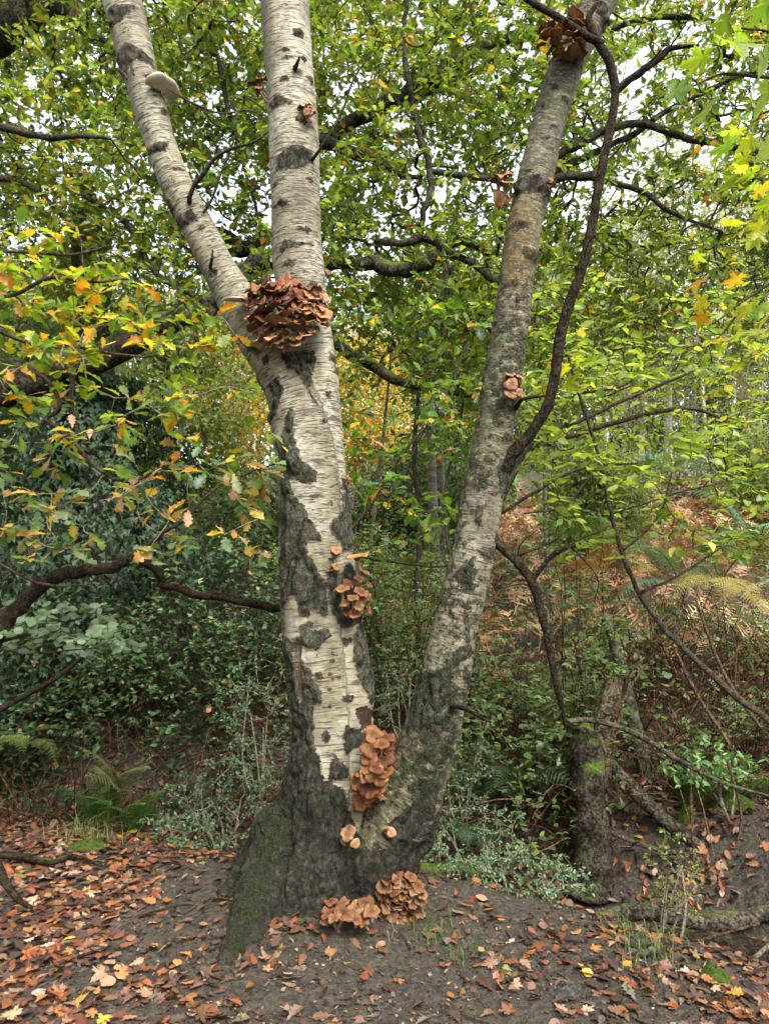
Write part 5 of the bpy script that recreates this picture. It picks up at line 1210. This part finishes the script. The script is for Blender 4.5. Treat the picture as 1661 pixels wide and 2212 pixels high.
hawthorn("thin hawthorn by the right stem's outer curve", 985, 1640, 5.0, .25, .4, .4, 110, gp(990, 5.0), 906, berries=60)
hawthorn("small thin shrub with yellow green leaves standing in the ditch", 1455, 1890, 4.0, .14, .14, .34, 60, at(1420, 2110, 3.95), 907, [(.13, .16, .04), (.09, .13, .04), (.22, .21, .05)], (.018, .03))
hawthorn("berried hawthorn filling the gap under the right stem", 880, 1540, 5.6, .4, .5, .6, 160, gp(880, 5.5), 908, berries=80)
hawthorn("leafy sprig with larger pale leaves at the right above the ditch", 1530, 1650, 4.7, .3, .2, .18, 46, at(1560, 1760, 4.7), 909, [(.12, .22, .08), (.16, .26, .08)], (.04, .075), name="leafy_shrub")

ri = np.random.default_rng(88)
ivyt = Thing("ivy_clad_tree", gp(215, 6.6), "tree trunk smothered in dark glossy ivy at left", "tree")
P = catmull([gp(215, 6.6) - np.array([0, 0, .2]), at(215, 1500, 6.6), at(225, 1200, 6.6), at(215, 900, 6.7), at(200, 700, 6.8), at(190, 450, 6.9)], 8)
ivyt.part("trunk", MB().tube(P, np.linspace(.22, .13, len(P)), 16, wob=.2, seed=5), M_bark)
n = 30000
u = ri.uniform(0, 1, n) ** 1.1; i = np.clip((u * (len(P) - 14)).astype(int), 0, len(P) - 2); base = P[i] + (P[i + 1] - P[i]) * ri.uniform(0, 1, (n, 1))
a = ri.uniform(0, 6.283, n); rr = .24 + .72 * np.clip(.5 + .9 * fbm(np.stack([np.cos(a) * 1.2, np.sin(a) * 1.2, base[:, 2] * 1.5], -1), 5, 3), .05, 1.4) * ri.uniform(.55, 1, n) * np.interp(base[:, 2], [.3, 1.6, 2.3, 3.0], [.8, 1.5, 1.25, .5])
out = np.stack([np.cos(a), np.sin(a), 0 * a], 1)
pos = base + out * rr[:, None]; px, py, f = proj(pos)
leaves_of(ivyt, "ivy", T_IVY, T_IVY, M_leaf_dull, (pos, out * .3 + np.array([0, 0, -.8]) + ri.normal(0, .4, (n, 3)), out + np.array([0, 0, .45]) + ri.normal(0, .35, (n, 3)), ri.uniform(.028, .06, n), palette(ri, n, [(.015, .036, .012), (.022, .05, .016), (.03, .065, .022), (.012, .026, .010)], None, .3)), ri, 300)
# ivy and ground cover running over the left bank
n = 24000
x = ri.uniform(-4.6, .9, n); y = ri.uniform(5.0, 8.6, n); k = fbm(np.stack([x, y, 0 * x], -1) * 1.5, 44, 3) > -.25; x, y = x[k], y[k]; n = len(x)
pos = np.stack([x, y, ground_z(x, y) + ri.uniform(.01, .17, n)], 1)
mb = MB(); joined_leaves(mb, T_IVY, pos, norm(ri.normal(0, 1, (n, 3)) * [1, 1, .3] + [0, -.5, -.3]), np.array([0, -.45, 1.]) + ri.normal(0, .35, (n, 3)), ri.uniform(.022, .055, n), palette(ri, n, [(.016, .04, .014), (.025, .055, .02), (.04, .08, .03)], None, .3), ri)
tag(link("ivy_ground_cover", mb.mesh("ivy_ground_cover", False), M_leaf_dull), "dark ivy running over the left bank", None, None, "stuff")

# ------------------------------------------------------------------ bracken slope, dead canes
rb = np.random.default_rng(99)
fr = [frond_mesh(20 + k, False) for k in range(5)]
FV = [(np.vstack(m.v), np.vstack(m.t), np.vstack(m.q)) for m in fr]
def fronds_mass(name, label, n, xr, yr, cols, w, size, mat, rise=(.1, 1.0), keep=None, zoff=(0, .5), seed=0):
    rng = np.random.default_rng(seed); x = rng.uniform(*xr, n); y = rng.uniform(*yr, n)
    if keep is not None: k = keep(x, y) > rng.uniform(0, 1, n); x, y = x[k], y[k]
    n = len(x); mb = MB(); z = ground_z(x, y) + rng.uniform(*zoff, n)
    col = palette(rng, n, cols, w, .3)
    for i in range(n):
        v, t3, q4 = FV[i % 5]; a = rng.uniform(0, 6.283); e = rng.uniform(*rise); s = rng.uniform(*size)
        d = np.array([[math.cos(a) * math.cos(e), math.sin(a) * math.cos(e), math.sin(e)]]); X, Yv, Z = leaf_frames(None, d, np.array([[0, 0, 1.]]) + rng.normal(0, .3, (1, 3)))
        mb.add(np.array([x[i], y[i], z[i]]) + s * (v[:, :1] * X + v[:, 1:2] * Yv + v[:, 2:] * Z), q4, t3, col[i])
    return tag(link(name, mb.mesh(name, False), mat), label, None, None, "stuff")
clear = lambda x, y: sstep(-1.2, .8, x) * (.35 + .65 * (fbm(np.stack([x, y, 0 * x], -1) * .6, 3, 2) > -.1))
fronds_mass("dead_bracken", "rusty orange dead bracken covering the slope at right", 6500, (-1, 10), (6.2, 17), [(.36, .19, .085), (.44, .27, .13), (.26, .12, .05), (.50, .36, .21), (.20, .22, .08)], [3, 3, 2, 2, 1.4], (.3, .75), M_litter, zoff=(.05, .6), keep=clear, seed=31)
fronds_mass("green_bracken", "green bracken growing over the upper slope", 2600, (-14, 22), (9, 42), [(.11, .19, .06), (.15, .23, .08), (.09, .17, .09), (.25, .25, .08)], [3, 2, 3, 1], (.6, 1.2), M_frond, keep=lambda x, y: np.maximum(sstep(-1.5, 2, x), sstep(14, 20, y)) * sstep(7, 12, y) * (fbm(np.stack([x, y, 0 * x], -1) * .35, 8, 2) > -.15), seed=32)
mb = MB()
for i in range(3000):
    x = rb.uniform(.9, 5.0) if i < 2000 else rb.uniform(-4.2, .4); y = 4.8 + 2.7 * rb.uniform(0, 1) ** 1.3; z = float(ground_z(x, y)); L = rb.uniform(.3, 1.0) * (1.45 if x > 1.7 else 1); a = rb.uniform(0, 6.283); e = rb.uniform(.15, 1.35)
    b = np.array([x, y, z]); d = np.array([math.cos(a) * math.cos(e), math.sin(a) * math.cos(e), math.sin(e)])
    k = rb.normal(0, .16, 3); P = np.array([b, b + d * L * .35 + k * .5, b + d * L * .7 + k * .4 - np.array([0, 0, .05]), b + d * L - np.array([0, 0, rb.uniform(.05, .45)])])
    c = np.array([(.75, .55, .5), (1, .8, .7), (1.3, 1.2, 1.0), (.45, .33, .3)][int(rb.integers(4))])
    mb.tube(catmull(P, 3), np.linspace(.0045, .0017, 10) * rb.uniform(.6, 1.4), 3, c * 1.25, cap=False)
tag(link("dead_canes", mb.mesh("dead_canes"), M_cane), "tangle of brown dead bracken and bramble canes in the thicket", None, None, "stuff")
for i, pts in enumerate([[(1500, 1290, 4.9, 3), (1560, 1450, 4.8, 4), (1640, 1570, 4.7, 4)], [(1455, 1400, 5, 3), (1510, 1510, 4.9, 4), (1570, 1600, 4.8, 4), (1620, 1700, 4.75, 3)], [(1570, 1640, 4.5, 3), (1600, 1760, 4.5, 3), (1585, 1850, 4.5, 3)], [(1490, 1660, 4.6, 3), (1495, 1800, 4.5, 4), (1498, 1880, 4.5, 4)], [(1440, 2140, 3.7, 4), (1465, 2050, 3.75, 4), (1480, 1960, 3.8, 3), (1470, 1870, 3.85, 2)], [(1570, 2130, 3.5, 5), (1640, 2060, 3.5, 5), (1720, 2000, 3.5, 4)], [(1350, 2060, 3.8, 3), (1480, 2040, 3.7, 4), (1640, 1995, 3.6, 3)]]):
    lb = ["thin cane arching down from the bracken beside the sapling", "pale leaning cane crossing right of the snag", "short upright dead stem at the right edge", "upright brown stem in the ditch right of the snag", "thin pale stem rising out of the ditch", "pale broken stick leaning over the right corner", "dark stick lying across the dark rotten log"][i]
    solid_log("dead_stem", lb, pts, M_cane if i not in (4, 5) else M_paletwig, "stem", 6, .1, "dead stems above the ditch", 40 + i)
wf = Thing("wire_fence", gp(1720, 5.6), "rusty wire fence strands running behind the snag", "fence", None)
for k, z in enumerate((.28, .46, .66, .84)):
    P = catmull([(.7, 5.9, z + .05), (1.8, 5.75, z + .0), (2.9, 5.65, z + .03), (4.2, 5.6, z + .06)], 6); wf.part("wire", MB().tube(P, .0022, 4, (.5, .5, .55)), M_cane)
for x_, y_ in ((.68, 5.94), (4.2, 5.64)): wf.part("post", MB().tube([(x_, y_, -.2), (x_, y_, .4), (x_ + .02, y_, 1.0)], [.04, .04, .038], 8), M_deadwood)

ru = np.random.default_rng(141)
n = 15000; x = ru.uniform(-.6, 9, n); y = ru.uniform(5.6, 15, n); k = fbm(np.stack([x, y, 0 * x], -1) * 1.1, 48, 3) > -.12; x, y = x[k], y[k]; n = len(x)
h = .5 * (.35 + .65 * (fbm(np.stack([x, y, 0 * x], -1) * .9, 49, 2) + .5)) * ru.uniform(.05, 1, n)
mb = MB(); joined_leaves(mb, T_OVALLO, np.stack([x, y, ground_z(x, y) + np.abs(h)], 1), norm(ru.normal(0, 1, (n, 3)) * [1, 1, .4]), np.array([0, -.2, 1.]) + ru.normal(0, .4, (n, 3)), ru.gamma(5, .011, n) + .02, palette(ru, n, [(.05, .095, .03), (.09, .15, .05), (.13, .19, .08), (.16, .21, .07), (.24, .22, .06), (.26, .13, .05)], [3, 4, 3, 2, .8, .8], .3), ru)
tag(link("undergrowth", mb.mesh("undergrowth", False), M_leaf), "low mixed green undergrowth covering the slope at right", None, None, "stuff")

# ------------------------------------------------------------------ trees farther back
def far_tree(label, px, Y, top, bot, rx, cols, w, n, seed, leaf=(.08, .14), trunk=(.12, (.10, .09, .075)), name="background_tree", group="trees beyond the slope", mat=None, dens=.0, flare=1.0, lean=0, cat="tree", tw=None):
    """crown between survey heights top and bot (py), half width rx px"""
    n = int(n * 1.9); leaf = (leaf[0] * 1.15, leaf[1] * 1.2)
    rng = np.random.default_rng(seed); g0 = gp(px, Y); th = Thing(name, g0, label, cat, group)
    tp, bt = at(px + lean, top, Y), at(px + lean * .5, bot, Y); hw = wpx(px, 900, Y, rx)
    tr = catmull([g0 - np.array([0, 0, .3]), g0 * .6 + bt * .4 + rng.normal(0, .08, 3), bt, bt * .4 + tp * .6 + rng.normal(0, .2, 3), tp], 6)
    th.part("trunk", MB().tube(tr, np.linspace(trunk[0], .02, len(tr)), 9, trunk[1], wob=.12, seed=seed), M_fartrunk)
    nt = max(60, n // 40); c = (tp + bt) / 2; hz = (tp[2] - bt[2]) / 2 + .2
    u = norm(rng.normal(0, 1, (nt * 3, 3))) * rng.uniform(.12, 1, (nt * 3, 1)) ** .45
    k = fbm(u * 2.2 + seed, seed, 2) > dens - .25; u = u[k][:nt]
    tg = c + u * np.array([hw, hw * .8, hz])
    nodes = [tr[6:]]
    g_ = Growth(nodes).grow(tg, rng, .12, -.05, 4); mb = MB(); g_.build(mb, .0035 * Y / 12, .45, 4, trunk[0] * .5, trunk[1]); th.part("branches", mb, M_fartrunk, kind="stuff")
    L = np.vstack([g_.pos[i[2:]] for i in g_.paths]); m = n
    P = L[rng.integers(0, len(L), m)] + rng.normal(0, .15 * Y / 12, (m, 3))
    d = norm(rng.normal(0, 1, (m, 3)) + np.array([0, 0, -.4]))
    mb = MB(); joined_leaves(mb, T_DIA, P, d, np.array([0, 0, 1.]) + rng.normal(0, .6, (m, 3)), rng.uniform(*leaf, m), palette(rng, m, cols, w, .3), rng)
    th.part("crown", mb, mat or M_leaf, kind="stuff", smooth=False)
t = NT("distant_trunk"); pos = t.n("NewGeometry").outputs['Position']
M_fartrunk = t.finish(t.principled(Base_Color=t.mix(1.0, t.attr("Col").outputs['Color'], t.ramp(t.noise(t.scale(pos, (2, 2, 8)), 2, 4), [(.35, .45), (.65, 1.3)]), 'MULTIPLY'), Roughness=.9).outputs[0])
GRN = [(.085, .12, .035), (.12, .16, .045), (.16, .19, .055), (.23, .22, .07)]
OLV = [(.035, .07, .02), (.05, .09, .03), (.07, .11, .03), (.22, .16, .04)]
YEL = [(.42, .30, .04), (.36, .28, .05), (.45, .24, .04), (.18, .2, .05)]
PAL = [(.30, .27, .16), (.24, .24, .13), (.36, .30, .18), (.20, .22, .12)]
BLU = [(.10, .15, .10), (.13, .18, .13), (.08, .13, .08)]
DARKT, WH = (.16, (.05, .042, .032)), (.09, (.22, .20, .17))
far_tree("yellow birch glowing behind the fork of the trunk", 780, 15, 720, 1060, 110, YEL, [3, 3, 1, 1.5], 5200, 1001, (.05, .09), (.1, (.3, .28, .24)))
far_tree("yellow orange tree seen left of the trunk behind the bough", 510, 15, 690, 1010, 95, YEL, [3, 2, 2, 2], 4200, 1002, (.05, .09))
far_tree("bushy green tree behind the sapling", 1200, 19, 600, 1000, 150, GRN, [2, 4, 3, 1], 6500, 1003, (.07, .12), DARKT)
far_tree("green tree filling the space behind the main fork", 930, 19, 520, 1010, 160, GRN, [2, 3, 3, 1.5], 6500, 1004, (.08, .13), DARKT)
far_tree("tall pale birch with thin golden leaves at the right", 1500, 30, 230, 960, 150, PAL, None, 7500, 1005, (.09, .15), WH, dens=.05)
far_tree("pale thin leaved birch at the right edge", 1640, 28, 330, 960, 130, PAL, None, 6500, 1006, (.09, .15), WH, dens=.05)
far_tree("grey gold birch left of the tallest pale one", 1360, 31, 420, 960, 130, PAL, None, 6500, 1007, (.09, .15), WH, dens=.05)
far_tree("olive tree behind the right stem", 1060, 24, 560, 1000, 150, OLV + [(.16, .2, .06)], None, 6500, 1008, (.09, .15), DARKT)
far_tree("dense dark tree behind the ivy clad trunk", 60, 11, 620, 1240, 210, OLV, [3, 3, 2, .6], 8000, 1009, (.06, .10), DARKT)
far_tree("mixed green tree rising behind the left stem", 380, 13, 640, 1180, 190, GRN, [3, 3, 2, 1.5], 7500, 1010, (.06, .11), DARKT)
far_tree("distant green tree above the left bough", 200, 20, 560, 960, 230, GRN, [3, 3, 2, 1], 7000, 1011, (.09, .15), DARKT)
far_tree("low dark holly like bush behind the gap", 930, 11.5, 960, 1240, 170, OLV + [(.14, .18, .06)], [3, 3, 3, .6, 3], 6500, 1012, (.05, .09), (.05, (.05, .045, .035)), name="background_bush", cat="bush", group="bushes on the slope")
far_tree("green bush behind the trunk's lower left side", 540, 9.5, 1060, 1330, 130, GRN, [3, 3, 1, .5], 5200, 1013, (.05, .08), (.05, (.05, .045, .035)), name="background_bush", cat="bush", group="bushes on the slope")
far_tree("blue green gorse bush on the upper slope at right", 1540, 20, 985, 1080, 90, BLU, None, 4500, 1014, (.07, .12), (.05, (.05, .045, .035)), name="gorse_bush", cat="bush", group="bushes on the slope")
far_tree("pale gorse bush beside the blue green one", 1410, 19, 1010, 1110, 80, BLU + [(.2, .24, .1)], None, 4000, 1015, (.07, .12), (.05, (.05, .045, .035)), name="gorse_bush", cat="bush", group="bushes on the slope")
far_tree("brown withered bush below the gorse", 1500, 15, 1060, 1150, 80, [(.16, .09, .06), (.2, .12, .08), (.12, .1, .06)], None, 3500, 1016, (.05, .09), (.05, (.05, .04, .035)), name="withered_bush", cat="bush", group="bushes on the slope", mat=M_litter)
far_tree("green bush at the right edge on the slope", 1660, 13, 960, 1160, 110, GRN, [2, 3, 3, 1], 5000, 1017, (.05, .09), (.05, (.05, .045, .035)), name="background_bush", cat="bush", group="bushes on the slope")
far_tree("light green bush in the middle of the slope", 1290, 11.5, 1010, 1180, 120, GRN, [2, 4, 4, 1], 5000, 1018, (.05, .09), (.05, (.05, .045, .035)), name="background_bush", cat="bush", group="bushes on the slope")
far_tree("dark conifer like tree closing the view behind the white trunks", 1430, 40, 760, 1010, 200, OLV, [4, 3, 1, .1], 5500, 1019, (.14, .22), DARKT)
far_tree("dark tree closing the view at the far right", 1700, 38, 700, 1000, 190, OLV, [4, 3, 1, .2], 5000, 1020, (.14, .22), DARKT)
far_tree("dark green tree closing the view behind the gap", 1150, 36, 620, 1000, 210, OLV, [3, 3, 2, .4], 5500, 1021, (.14, .22), DARKT)
far_tree("dark tree closing the view left of the trunk", 560, 30, 640, 1020, 220, OLV, [3, 3, 2, .6], 5500, 1022, (.12, .19), DARKT)
far_tree("dark tree closing the view at far left", 0, 26, 640, 1020, 240, OLV, [3, 3, 2, .4], 5500, 1023, (.12, .19), DARKT)
rw = np.random.default_rng(131)
n = 52000; a = rw.uniform(-.62, .62, n); dist = rw.uniform(38, 62, n); x = dist * np.tan(a); y = dist
h = rw.uniform(0, 1, n) ** .8 * (12 + 5 * fbm(np.stack([x * .09, y * .05, 0 * x], -1), 14, 3)); k = fbm(np.stack([x * .35, y * .2, h * .35], -1), 15, 3) > -.28; x, y, h = x[k], y[k], h[k]; n = len(x)
mb = MB(); joined_leaves(mb, T_DIA, np.stack([x, y, ground_z(x, y) + h], 1), rw.normal(0, 1, (n, 3)), np.array([0, -.5, 1.]) + rw.normal(0, .6, (n, 3)), rw.uniform(.3, .55, n), palette(rw, n, [(.15, .18, .09), (.19, .21, .11), (.10, .13, .06), (.28, .25, .13), (.24, .22, .15)], [3, 3, 3, 1, 1.4], .3), rw)
n = 30000; a = rw.uniform(1.0, 5.28, n); dist = rw.uniform(8, 15, n); x = dist * np.sin(a); y = dist * np.cos(a) - 1.0  # leaf ring out of view beside and behind the camera, added to block low sky
h = rw.uniform(0, 1, n) * (8.5 + 4 * fbm(np.stack([x * .2, y * .2, 0 * x], -1), 16, 2)); k = fbm(np.stack([x * .5, y * .5, h * .5], -1), 17, 3) > -.35; x, y, h = x[k], y[k], h[k]; n = len(x)
joined_leaves(mb, T_DIA, np.stack([x, y, ground_z(x, y) + h], 1), rw.normal(0, 1, (n, 3)), np.array([0, 0, 1.]) + rw.normal(0, .6, (n, 3)), rw.uniform(.25, .5, n), palette(rw, n, [(.07, .11, .03), (.10, .14, .04), (.16, .15, .05)], None, .3), rw)
tag(link("woodland_and_shade_ring", mb.mesh("woodland_and_shade_ring", False), M_leaf), "far off autumn wood closing the view over the ridge, plus unseen leaf ring added behind the viewpoint to cut sky light", None, None, "stuff")
for i, (px, lean, Y, r) in enumerate([(1310, 0, 30, .10), (1345, 8, 33, .11), (1385, 4, 31, .13), (1412, -60, 32, .12), (1436, 6, 34, .15), (1447, 0, 30, .10), (1490, 10, 33, .12), (1525, -10, 35, .12), (1580, 6, 33, .10), (1266, -6, 34, .1)]):
    g0 = gp(px, Y); th = Thing("distant_birch", g0, ["first slim pale trunk behind the sapling leaves, farthest left but one", "second slim pale trunk on the ridge", "third pale trunk, right of a gap in the leaves", "pale trunk leaning left on the ridge", "thickest pale trunk in the ridge row", "slim pale trunk touching the thickest one", "pale trunk above the pale gorse bush", "pale trunk leaning slightly left above the blue green gorse", "thin pale trunk towards the right edge of the ridge row", "slim trunk farthest left in the ridge row"][i], "tree trunk", "slim birch trunks on the ridge")
    th.part("trunk", MB().tube(catmull([g0 - [0, 0, .2], at(px + lean * .5, 900, Y), at(px + lean, 820, Y), at(px + lean * 1.6, 700, Y)], 5), np.linspace(r, r * .5, 16), 8, (.36, .335, .29), wob=.08, seed=i), M_fartrunk)
for i, (px, Y, py0, w, lean) in enumerate([(940, 9.5, 1060, 13, 15), (965, 9.8, 1080, 9, 25), (800, 9.0, 1010, 5, -40), (1180, 10, 1120, 5, 10)]):
    g0 = gp(px + 20, Y); th = Thing("slim_tree", g0, ["grey slim trunk in the shade between the stems", "thinner trunk leaning right beside that grey one", "thin dark pole like trunk close behind the main trunk", "thin trunk in the clearing behind the right branch"][i], "tree trunk", "slim trunks in the thicket")
    P, r = bez([(px + 20, 1330, Y, w), (px, 1200, Y, w * .9), (px - lean * .4, 1050, Y, w * .8), (px - lean, 820, Y, w * .6), (px - lean * 1.4, 600, Y, w * .3)], 5); th.part("trunk", MB().tube(P, r, 8, (.16, .14, .11), wob=.12, seed=i), M_fartrunk)

# ------------------------------------------------------------------ leaf litter and grass
class _G: pass
class GroundThing(Thing):
    def __init__(s): s.loc = np.zeros(3); s.o = GROUND
GT = GroundThing()
rl = np.random.default_rng(111)
def litter(n, xr, yr, dens, seed):
    rng = np.random.default_rng(seed); x = rng.uniform(*xr, n); y = rng.uniform(*yr, n); k = dens(x, y) > rng.uniform(0, 1, n)
    return x[k], y[k]
def dens_near(x, y):
    cl = .55 + .45 * np.clip(fbm(np.stack([x, y, 0 * x], -1) * 2.2, 6, 2) * 2, -1, 1)
    path = np.exp(-(((x - .1) / .6) ** 2 + ((y - 3.0) / .5) ** 2)) ; side = np.interp(x, [-.95, -.45, -.1, .9, 1.4], [1.0, .5, .22, .32, .6]) * np.interp(y, [2.4, 3.2], [.75, 1])
    return np.clip(side * cl * (1 - .70 * path), .03, 1)
x, y = litter(30000, (-3.3, 3.4), (1.9, 5.4), dens_near, 1)
x2, y2 = litter(17000, (-5, 6), (4.6, 8.0), lambda x, y: .25 + .55 * (fbm(np.stack([x, y, 0 * x], -1) * 1.3, 61, 2) > -.1), 2)
kinds = rl.choice(3, len(x), p=[.48, .30, .22])
LIT = [(.20, .072, .026), (.25, .105, .036), (.155, .05, .022), (.29, .15, .055), (.12, .05, .026), (.23, .14, .085), (.065, .038, .027), (.33, .235, .155), (.40, .25, .04), (.14, .14, .05)]
LW = [3.2, 2.4, 3, 1.3, 5, 3, 6.5, 1.3, .4, .25]
for kd, (key, tpl, lo, sz, npart) in enumerate([("litter_oak", T_OAK, T_OAKLO, (.04, .078), 120), ("litter_beech", T_BEECH, T_BEECH, (.033, .060), 100), ("litter_maple", T_MAPLE, T_MAPLE, (.036, .072), 80)]):
    k = kinds == kd; n = k.sum(); X, Y_ = x[k], y[k]
    g_ = np.stack([(ground_z(X + .02, Y_) - ground_z(X - .02, Y_)) / .04, (ground_z(X, Y_ + .02) - ground_z(X, Y_ - .02)) / .04], 1)
    nrm = np.stack([-g_[:, 0], -g_[:, 1], np.ones(n)], 1) + rl.normal(0, .33, (n, 3)) * [1, 1, 0]
    nrm[:, 2] *= np.where(rl.uniform(0, 1, n) < .3, -1, 1)
    pos = np.stack([X, Y_, ground_z(X, Y_) + rl.uniform(.006, .022, n)], 1); a = rl.uniform(0, 6.283, n); d = np.stack([np.cos(a), np.sin(a), rl.normal(0, .12, n) + np.cos(a) * g_[:, 0] + np.sin(a) * g_[:, 1]], 1)
    leaves_of(GT, key, tpl, lo, M_litter, (pos, d, nrm, rl.uniform(*sz, n), palette(rl, n, LIT, LW, .25)), rl, npart, "fallen_leaf", "leaf_litter")
n = len(x2); pos = np.stack([x2, y2, ground_z(x2, y2) + rl.uniform(.005, .03, n)], 1); a = rl.uniform(0, 6.283, n)
mb = MB(); joined_leaves(mb, T_OAKLO, pos, np.stack([np.cos(a), np.sin(a), rl.normal(0, .3, n)], 1), np.array([0, -.2, 1.]) + rl.normal(0, .3, (n, 3)), rl.uniform(.05, .09, n), palette(rl, n, LIT, LW, .3) * .75, rl)
GT.part("leaf_litter", mb, M_litter, kind="stuff", smooth=False)
x, y = litter(26000, (-3.3, 3.4), (1.9, 5.4), dens_near, 5); n = len(x)
pos = np.stack([x, y, ground_z(x, y) + rl.uniform(.001, .008, n)], 1); a = rl.uniform(0, 6.283, n)
mb = MB(); joined_leaves(mb, T_OAKLO, pos, np.stack([np.cos(a), np.sin(a), rl.normal(0, .15, n)], 1), np.array([0, 0, 1.]) + rl.normal(0, .2, (n, 3)), rl.uniform(.04, .085, n), palette(rl, n, [(.060, .036, .026), (.035, .025, .020), (.10, .052, .03), (.14, .075, .04), (.12, .09, .065)], [5, 4, 3, 2, 1], .3), rl)
GT.part("leaf_litter", mb, M_litter, kind="stuff", smooth=False)
# crumbled leaf bits, husks and grit trodden into the soil
x, y = litter(30000, (-3.2, 3.2), (1.9, 5.0), lambda x, y: .25 + .75 * (fbm(np.stack([x, y, 0 * x], -1) * 2.6, 64, 3) > -.1), 3); n = len(x)
pos = np.stack([x, y, ground_z(x, y) + rl.uniform(.001, .010, n)], 1); a = rl.uniform(0, 6.283, n)
mb = MB(); joined_leaves(mb, T_DIA, pos, np.stack([np.cos(a), np.sin(a), rl.normal(0, .3, n)], 1), np.array([0, 0, 1.]) + rl.normal(0, .5, (n, 3)), rl.gamma(3, .0045, n) + .005, palette(rl, n, [(.10, .06, .035), (.05, .033, .024), (.16, .10, .055), (.20, .15, .10), (.03, .022, .018), (.19, .08, .03)], [3, 4, 2, 1, 4, 1], .3), rl, .5)
GT.part("leaf_crumbs", mb, M_litter, kind="stuff", smooth=False)
# sticks among the leaves
for i, (a, b, c, d_) in enumerate([(300, 1985, 420, 1960), (255, 1800 + 90, 330, 1880), (690, 2165, 706, 2140), (150, 2080, 260, 2055), (1080, 2130, 1170, 2120), (420, 1830, 575, 1828)]):
    P0, P1 = hit(a, b), hit(c, d_); P = catmull([P0 + [0, 0, .01], (P0 + P1) / 2 + [.01, .02, .018], P1 + [0, 0, .012]], 5)
    o = link("stick", MB().tube(P, np.linspace(.006, .0035, len(P)), 6, (.7, .6, .5), wob=.2, seed=i).mesh("stick"), M_twig)
    tag(o, ["thin dark stick lying among leaves left of the roots", "short stick at the back of the leafy ground", "tiny brown stick on bare soil in front of the trunk", "thin stick among orange leaves at left", "thin stick on the path right of centre", "long pale twig lying left of the root flare"][i], "stick", "sticks on the ground")
mb = MB()
for i in range(420):
    x_, y_ = rl.uniform(-3, 3), rl.uniform(2.0, 5.2); a_ = rl.uniform(0, 6.283); L_ = rl.gamma(2.2, .035) + .02
    q = np.array([[x_ + math.cos(a_) * L_ * u_ + rl.normal(0, .006), y_ + math.sin(a_) * L_ * u_ + rl.normal(0, .006), 0] for u_ in (0, .5, 1)]); q[:, 2] = ground_z(q[:, 0], q[:, 1]) + rl.uniform(.004, .016)
    mb.tube(q, np.array([.0028, .0024, .0014]) * rl.uniform(.6, 1.5), 4, rl.uniform(.5, 1.9) * np.array([1, .9, .8]), cap=False)
GT.part("twig_litter", mb, M_twig, kind="stuff")
mb = MB()
def blades(c, n, R_, h, col, rng):
    for _ in range(n):
        b = c + np.array([rng.normal(0, R_ * 1.3), rng.normal(0, R_ * .9), 0]); b[2] = float(ground_z(b[0], b[1])) - .005
        a = rng.uniform(0, 6.283); L = h * rng.uniform(.3, 1.0); o = np.array([math.cos(a), math.sin(a), 0]) * L * rng.uniform(.3, 1.1); sd = np.array([-math.sin(a), math.cos(a), 0]) * .0019
        p1, p2 = b + o * .3 + [0, 0, L * .6], b + o + [0, 0, L * rng.uniform(.55, .95)]
        mb.add(np.array([b - sd, b + sd, p1 + sd * .8, p1 - sd * .8, p2]), [(0, 1, 2, 3)], [(3, 2, 4)], np.array(col) * rng.uniform(.7, 1.3))
rg = np.random.default_rng(122)
for px, py, n, R_, h, col in [(925, 2010, 46, .06, .11, (.08, .145, .03)), (960, 2045, 30, .07, .09, (.08, .145, .03)), (1005, 2075, 30, .05, .10, (.08, .145, .03)), (1395, 2050, 60, .06, .12, (.10, .17, .05)), (1420, 2085, 50, .06, .10, (.12, .18, .05)), (1340, 2010, 30, .06, .09, (.10, .16, .04)), (170, 1812, 70, .08, .20, (.14, .19, .06)), (230, 1825, 40, .07, .13, (.10, .17, .04)), (1050, 1915, 40, .08, .08, (.09, .15, .04)), (850, 2045, 24, .06, .06, (.20, .18, .09))]:
    blades(hit(px, py), n, R_, h, col, rg)
tag(link("grass", mb.mesh("grass", False), M_frond), "short green grass tufts round the birch foot and ditch edge", None, None, "stuff")
